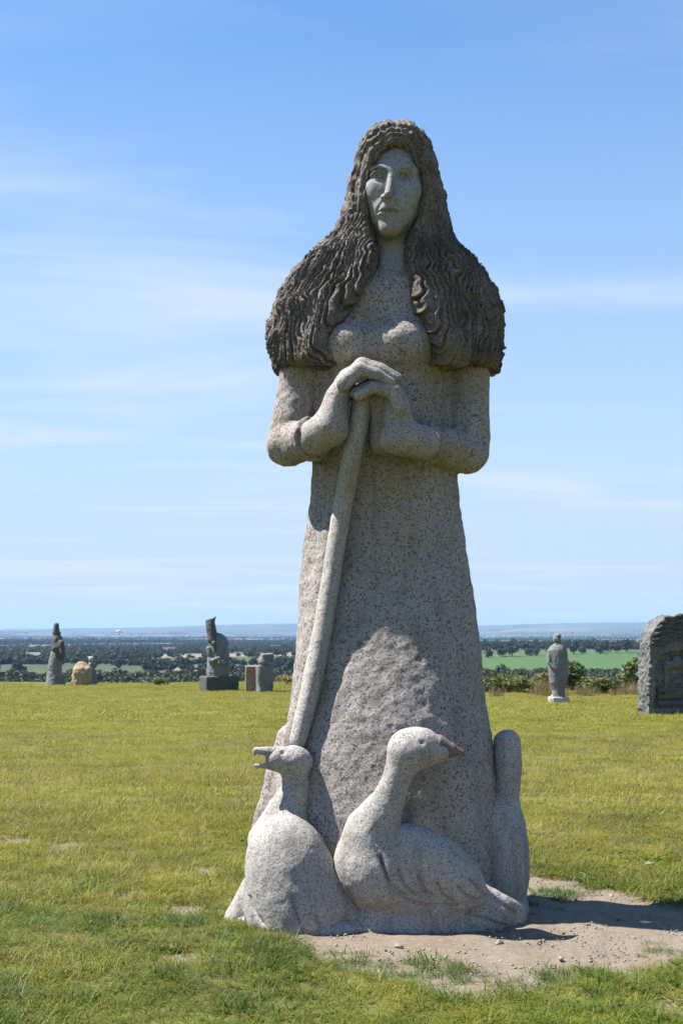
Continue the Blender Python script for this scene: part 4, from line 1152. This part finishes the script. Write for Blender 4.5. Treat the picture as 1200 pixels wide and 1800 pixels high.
def crown_mesh(seed, n, size, leaf, lobes=7, zc=0.6, flat=0.8):
    """leaf clumps spread over and inside a handful of lobes; unit: metres"""
    r = np.random.default_rng(seed)
    L_ = [(np.array((r.normal(0, 0.28) * size, r.normal(0, 0.28) * size, zc * size * 2 + r.normal(0, 0.22) * size * flat)), size * r.uniform(0.38, 0.62)) for _ in range(lobes)]
    Vv = []; F = []; T = []
    for i in range(n):
        c, q = L_[r.integers(lobes)]
        d = r.normal(0, 1, 3); d /= np.linalg.norm(d)
        p = c + d * q * r.uniform(0.55, 1.05) ** 0.6 * np.array((1, 1, flat))
        if p[2] < 0.08 * size: continue
        nrm = d + r.normal(0, 0.55, 3); nrm /= np.linalg.norm(nrm)
        t1 = np.cross(nrm, r.normal(0, 1, 3)); t1 /= np.linalg.norm(t1); t2 = np.cross(nrm, t1)
        l = leaf * r.uniform(0.6, 1.4); k = len(Vv)
        Vv += [p - t1 * l, p - t2 * l * 0.7, p + t1 * l, p + t2 * l * 0.7 + nrm * l * 0.3]
        F.append((k, k + 1, k + 2, k + 3)); tt = r.uniform(0, 1); T += [tt] * 4
    me = new_mesh('crown', np.array(Vv), np.array(F), False)
    a = me.attributes.new('tint', 'FLOAT', 'POINT'); a.data.foreach_set('value', np.array(T, np.float32))
    return me
def trunk_mesh(h, r0, seed=0, limbs=4):
    r = np.random.default_rng(seed); Vv = []; F = []
    def limb(a, b, ra, rb, n=6):
        ax = (b - a) / np.linalg.norm(b - a); t1 = np.cross(ax, (0.3, 0.9, 0.2)); t1 /= np.linalg.norm(t1); t2 = np.cross(ax, t1); k = len(Vv)
        for c, q in ((a, ra), ((a + b) / 2 + r.normal(0, 0.03, 3) * h, (ra + rb) / 2), (b, rb)):
            for i in range(n):
                w = 2 * math.pi * i / n; Vv.append(c + (t1 * math.cos(w) + t2 * math.sin(w)) * q)
        for s in range(2):
            for i in range(n): F.append((k + s * n + i, k + s * n + (i + 1) % n, k + (s + 1) * n + (i + 1) % n, k + (s + 1) * n + i))
    top = np.array((0, 0, h)); limb(np.array((0, 0, -0.1 * h)), top, r0, r0 * 0.55)
    for i in range(limbs):
        w = 2 * math.pi * i / limbs + r.uniform(-0.4, 0.4)
        limb(top * 0.85, top + np.array((math.cos(w) * 0.55, math.sin(w) * 0.55, r.uniform(0.35, 0.8))) * h, r0 * 0.5, r0 * 0.15, 5)
    return new_mesh('trunk', np.array(Vv), F)

# shrubs at the edge of the field
def shrub(u, vb, wpx, hpx, Y, mat, label, seed, n=900):
    p = P(u, vb, Y); p[2] = gz(p[0], Y) if Y < 95 else p[2]
    top = P(u, vb - hpx, Y)[2]
    H = max(top - p[2], 0.6); W = M(wpx, Y)
    e = tag(empty('shrub', p), label, 'shrub', 'shrubs at the edge of the field')
    me = crown_mesh(seed, n, 1.0, 0.085, 8, 0.42, 0.9); me.materials.append(mat)
    c = obj('crown', me, None, e); c.scale = (W / 1.7, W / 1.7, H / 1.45)
    t = obj('trunk', trunk_mesh(0.35 * H, 0.05 * H, seed), BARK, e)
    return e
Yb = depth_for(282, 1206, 74.0)
shrub(282, 1208, 36, 20, Yb, SHRUB, 'small round green bush left of the black-block statue', 5)
shrub(1003, 1225, 62, 62, 64.0, SHRUB, 'dark green shrub right behind the cocoon-shaped statue', 6, 1300)
shrub(1118, 1228, 66, 74, 63.0, SHRUB, 'green shrub showing just left of the big stele', 7, 1300)
shrub(955, 1224, 34, 48, 64.0, OCHRE, 'yellowish shrub left of the cocoon-shaped statue', 8, 800)
shrub(1050, 1228, 80, 38, 61.0, SHRUB, 'low spreading green bramble between cocoon statue and stele', 9, 1300)
shrub(905, 1222, 60, 30, 62.0, OCHRE, 'low ochre bush right of the big statue', 12, 900)
shrub(870, 1220, 40, 24, 63.0, SHRUB, 'low green bush touching the right edge of the big gown', 14, 700)
shrub(505, 1216, 40, 14, 80.0, OCHRE, 'low ochre bush between the flat-capped pillar and the big gown', 15, 500)

# dry brush behind the right-hand statues
brush = [blade_clump(300 + i, 60, 0.55, 0.35, 1.1, 0.030, 0.35, 0.35, 2) for i in range(4)]
for me in brush: me.materials.append(DRYG)
brushg = [crown_mesh(330 + i, 160, 0.55, 0.06, 5, 0.35, 0.8) for i in range(2)]
for i, me in enumerate(brushg): me.materials.append(OCHRE if i else SHRUB)
n = 900
bx_ = RNG.uniform(5.0, 26, n); by_ = RNG.uniform(58, 70, n) + (bx_ > 14) * -2
ok = noise2(bx_, by_, 4.0, 2, 60.0) > 0.42
bx_, by_ = bx_[ok], by_[ok]; n = len(bx_)
bs = RNG.uniform(0.35, 0.9, n) * (0.5 + noise2(bx_, by_, 3.0, 2, 90.0))
gi_ = (RNG.uniform(0, 1, n) < 0.75) & (noise2(bx_, by_, 3.5, 2, 70.0) > 0.40)
bs = np.where(gi_, bs * 1.25, bs)
scatter('dry_brush', np.stack([bx_, by_, ground_z(bx_, by_) - 0.03], 1), np.stack([bs * 0, bs * 0, RNG.uniform(0, 6.28, n)], 1), np.stack([bs, bs, bs], 1), np.where(gi_, RNG.integers(4, 6, n), RNG.integers(0, 4, n)), brush + brushg, label='dry ochre brush and brambles at the right edge of the field', category='brush')

# trees of the valley: the row above the green field one by one, the rest as woodland
tcrown = []
for i in range(5):
    me = crown_mesh(400 + i, 420, 1.0, 0.15, 8, 0.42, 0.85); me.materials.append(LEAF); tcrown.append(me)
ttrunk = trunk_mesh(0.7, 0.07, 3)
ttrunk.materials.append(BARK)
row = []
A0, A1 = np.array((95.0, 1215.0)), np.array((600.0, 1465.0))
for i in range(46):
    t = i / 45.0 + random.uniform(-0.006, 0.006)
    p = A0 * (1 - t) + A1 * t + np.array((random.uniform(-6, 6), random.uniform(-4, 14)))
    row.append((p[0], p[1], random.uniform(4.5, 8.0)))
for i, (x, y, s) in enumerate(row):
    e = tag(empty('valley_tree', (x, y, gz(x, y) - 0.2)), 'dark leafy tree in the row along the top of the green field', 'tree', 'trees along the green field')
    c = obj('crown', tcrown[i % 5], None, e); c.scale = (s * 0.9, s * 0.9, s); c.rotation_euler.z = random.uniform(0, 6.28)
    t_ = obj('trunk', ttrunk, None, e); t_.scale = (s, s, s)
n = 130000
dd = np.exp(RNG.uniform(math.log(420), math.log(11000), n))
xx = RNG.uniform(-0.34, 0.34, n) * dd; yy = np.sqrt(np.maximum(dd ** 2 - xx ** 2, 1)) + CAMY
cid, ed = cells(xx, yy)
wd = is_wood(xx, yy, cid)
keep = (wd & (RNG.uniform(0, 1, n) < 0.8)) | ((ed < 4 + dd * 0.0012) & (cell_rand(cid, 8) < 0.75)) | (RNG.uniform(0, 1, n) < 0.006)
keep &= poly_sd(xx, yy, GREEN_FIELD) > 8
xx, yy, dd = xx[keep], yy[keep], dd[keep]; n = len(xx)
sc = RNG.uniform(2.2, 4.8, n)
wz = ground_z(xx, yy) - 0.4
scatter('woodland', np.stack([xx, yy, wz], 1), np.stack([sc * 0, sc * 0, RNG.uniform(0, 6.28, n)], 1), np.stack([sc * 1.05, sc * 1.05, sc * RNG.uniform(0.8, 1.15, n)], 1), RNG.integers(0, 5, n), tcrown, label='dark hedgerows and woods covering the valley plain', category='woodland')
print('woodland', n)

# a few pale farmhouses and a water tower far out in the valley
mw = Mat('white_render'); mw.color(mw.ramp(mw.noise(0.8, 3), [(0.3, (0.462, 0.449, 0.422)), (0.7, (0.544, 0.537, 0.517))])); mw.rough(0.9)
mr = Mat('slate_roof'); mr.color(mr.ramp(mr.noise(1.5, 3), [(0.3, (0.068, 0.071, 0.078)), (0.7, (0.116, 0.116, 0.122))])); mr.rough(0.7)
mgl = Mat('window_glass'); mgl.color((0.020, 0.024, 0.027)); mgl.rough(0.15)
def boxm(name, lo, hi):
    x0, y0, z0 = lo; x1, y1, z1 = hi
    return new_mesh(name, [(x0, y0, z0), (x1, y0, z0), (x1, y1, z0), (x0, y1, z0), (x0, y0, z1), (x1, y0, z1), (x1, y1, z1), (x0, y1, z1)],
                    [(0, 3, 2, 1), (4, 5, 6, 7), (0, 1, 5, 4), (1, 2, 6, 5), (2, 3, 7, 6), (3, 0, 4, 7)], False)
def farmhouse(u, d, w, rz, label):
    x = (u - 600) / FPX * d; y = d + CAMY; z = gz(x, y)
    e = tag(empty('farmhouse', (x, y, z)), label, 'house', 'farmhouses in the valley'); e.rotation_euler.z = rz
    obj('wall', boxm('wall', (-w / 2, -3.5, -1), (w / 2, 3.5, 4.6)), mw.m, e)
    ro = new_mesh('roof', [(-w / 2 - 0.3, -3.9, 4.5), (w / 2 + 0.3, -3.9, 4.5), (w / 2 + 0.3, 3.9, 4.5), (-w / 2 - 0.3, 3.9, 4.5), (-w / 2 - 0.3, 0, 8.0), (w / 2 + 0.3, 0, 8.0)],
                  [(0, 3, 2, 1), (0, 1, 5, 4), (2, 3, 4, 5), (1, 2, 5), (3, 0, 4)], False)
    rf = obj('roof', ro, mr.m, e)
    obj('chimney', boxm('chimney', (-w / 2 + 0.4, -0.5, 6.5), (-w / 2 + 1.5, 0.5, 9.0)), mw.m, rf)
    for k in range(3):
        cx = -w / 2 + w * (k + 0.5) / 3
        obj('window', boxm('window', (cx - 0.5, -3.53, 1.4), (cx + 0.5, -3.45, 2.8)), mgl.m, e)
for i, (u, d, w, rz, lb) in enumerate(((300, 1750, 16, 0.3, 'white farmhouse in the valley left of the black-block statue'), (62, 1250, 14, -0.2, 'white farmhouse left of the far capped statue'), (485, 2100, 15, 0.5, 'pale farmhouse between the flat-capped pillar and the big gown'),
                                      (870, 3300, 18, 0.1, 'pale house cluster end right of the big gown'), (900, 3400, 20, -0.3, 'pale house in the middle of the far village on the right'), (1015, 3500, 20, 0.2, 'pale house of the far village above the cocoon statue'))):
    farmhouse(u, d, w, rz, lb)
d = 7600.0; x = (211 - 600) / FPX * d; y = d + CAMY
e = tag(empty('water_tower', (x, y, gz(x, y))), 'tiny white water tower far out on the plain at the left', 'water tower')
def lathe(name, prof, n=20):
    Vv = [(r_ * math.cos(2 * math.pi * i / n), r_ * math.sin(2 * math.pi * i / n), z_) for r_, z_ in prof for i in range(n)]
    F = [(k * n + i, k * n + (i + 1) % n, (k + 1) * n + (i + 1) % n, (k + 1) * n + i) for k in range(len(prof) - 1) for i in range(n)]
    return new_mesh(name, Vv, F)
obj('shaft', lathe('shaft', [(5, -2), (4.2, 18), (4.5, 26)]), mw.m, e)
obj('tank', lathe('tank', [(4.5, 26), (13, 33), (14, 42), (12, 44), (0.1, 46)]), mw.m, e)

# ------------------------------------------------------------------ stones and tufts on the bare earth
ms = Mat('pebble'); ms.color(ms.mix(ms.noise(14, 4), (0.183, 0.161, 0.133), (0.276, 0.254, 0.221))); ms.rough(0.9); ms.bump(ms.noise(60, 3), 0.4, 0.01)
def pebble_mesh(seed, sub=6):
    r = np.random.default_rng(seed); Vv = []; n, k = 9, 6
    ph = r.uniform(0, 6, 3)
    for j in range(k + 1):
        t = math.pi * j / k
        for i in range(n):
            w = 2 * math.pi * i / n; q = 1 + 0.22 * math.sin(2 * w + ph[0]) * math.sin(t) + 0.16 * math.sin(3 * w + 2 * t + ph[1]) + 0.12 * math.sin(5 * t + ph[2])
            Vv.append((q * math.sin(t) * math.cos(w), 0.8 * q * math.sin(t) * math.sin(w), 0.62 * q * math.cos(t)))
    F = [(j * n + i, (j + 1) * n + i, (j + 1) * n + (i + 1) % n, j * n + (i + 1) % n) for j in range(k) for i in range(n)]
    return new_mesh('pebble', Vv, F, True)
peb = [pebble_mesh(i) for i in range(5)]
for me in peb: me.materials.append(ms.m)
n = 16000
px_ = RNG.uniform(-1.2, 3.2, n); py_ = RNG.uniform(-2.2, 1.6, n)
ok = RNG.uniform(0, 1, n) < dirt_mask(px_, py_) * (0.25 + 1.2 * (noise2(px_, py_, 0.3, 2, 80.0) - 0.3))
px_, py_ = px_[ok], py_[ok]; n = len(px_)
ps = np.exp(RNG.normal(math.log(0.0042), 0.42, n))
def dirt_z(x, y):
    return ground_z(x, y) + (noise2(x, y, 0.9, 3, 1.0) - 0.5) * 0.05 - 0.025 * dirt_mask(x, y)
scatter('gravel', np.stack([px_, py_, dirt_z(px_, py_) + 0.002], 1), RNG.uniform(0, 6.28, (n, 3)) * np.array((0.1, 0.1, 1)), np.stack([ps, ps, ps], 1), RNG.integers(0, 5, n), peb, label='small stones strewn over the bare earth', category='gravel')
for (u, v, s, lb) in ((877, 1664, 0.019, 'small upright pale stone on the bare earth right of the large goose'), (1140, 1526, 0.026, 'pale stone lying in the grass at the right, behind the bare earth'), (700, 1668, 0.02, 'small flat stone on the earth below the large goose'), (985, 1690, 0.018, 'small stone in the shadow on the bare earth')):
    q = gp(u, v); me = pebble_mesh(int(u), 6); me.materials.append(ms.m)
    z = float(dirt_z(np.array([q[0]]), np.array([q[1]]))[0])
    o = tag(obj('loose_stone', me, None, None, (q[0], q[1], z + s * 0.45)), lb, 'stone'); o.scale = (s, s, s * (1.5 if u == 877 else 0.9)); o.rotation_euler.z = u
# weeds on the earth
wx, wy = [], []
for (u, v, k, rr) in ((730, 1702, 9, 0.06), (808, 1722, 9, 0.07), (795, 1706, 4, 0.04), (600, 1690, 10, 0.12), (560, 1710, 14, 0.14), (690, 1730, 10, 0.12), (1020, 1735, 14, 0.16), (960, 1722, 8, 0.10), (850, 1745, 8, 0.1), (1170, 1685, 12, 0.10), (985, 1572, 12, 0.09), (945, 1570, 10, 0.08), (930, 1590, 4, 0.03), (440, 1655, 10, 0.12), (400, 1640, 10, 0.07), (500, 1672, 10, 0.10), (405, 1660, 12, 0.12), (1080, 1560, 8, 0.2), (350, 1640, 10, 0.2), (230, 1670, 9, 0.10), (330, 1630, 8, 0.08), (620, 1720, 8, 0.1)):
    q = gp(u, v)
    for i in range(k): wx.append(q[0] + random.gauss(0, rr)); wy.append(q[1] + random.gauss(0, rr))
wx, wy = np.array(wx), np.array(wy); n = len(wx)
ws = RNG.uniform(0.4, 0.85, n)
scatter('weed_tufts', np.stack([wx, wy, dirt_z(wx, wy)], 1), np.stack([ws * 0, ws * 0, RNG.uniform(0, 6.28, n)], 1), np.stack([ws, ws, ws], 1), RNG.integers(0, 5, n), tall, label='green weeds sprouting on and around the bare earth', category='weeds')

# ------------------------------------------------------------------ haze in the air over the valley
hz = boxm('haze', (-24600, -24600, -44.7), (24600, 24600, 147))
hm = bpy.data.materials.new('haze_air'); hm.use_nodes = True
hn = hm.node_tree.nodes; hn.clear()
ho = hn.new('ShaderNodeOutputMaterial'); hv = hn.new('ShaderNodeVolumePrincipled')
hv.inputs['Color'].default_value = (0.35, 0.57, 0.96, 1)
hv.inputs['Density'].default_value = 5e-5
hv.inputs['Anisotropy'].default_value = 0.2
hm.node_tree.links.new(hv.outputs[0], ho.inputs['Volume'])
tag(obj('haze', hz, hm), kind='stuff')
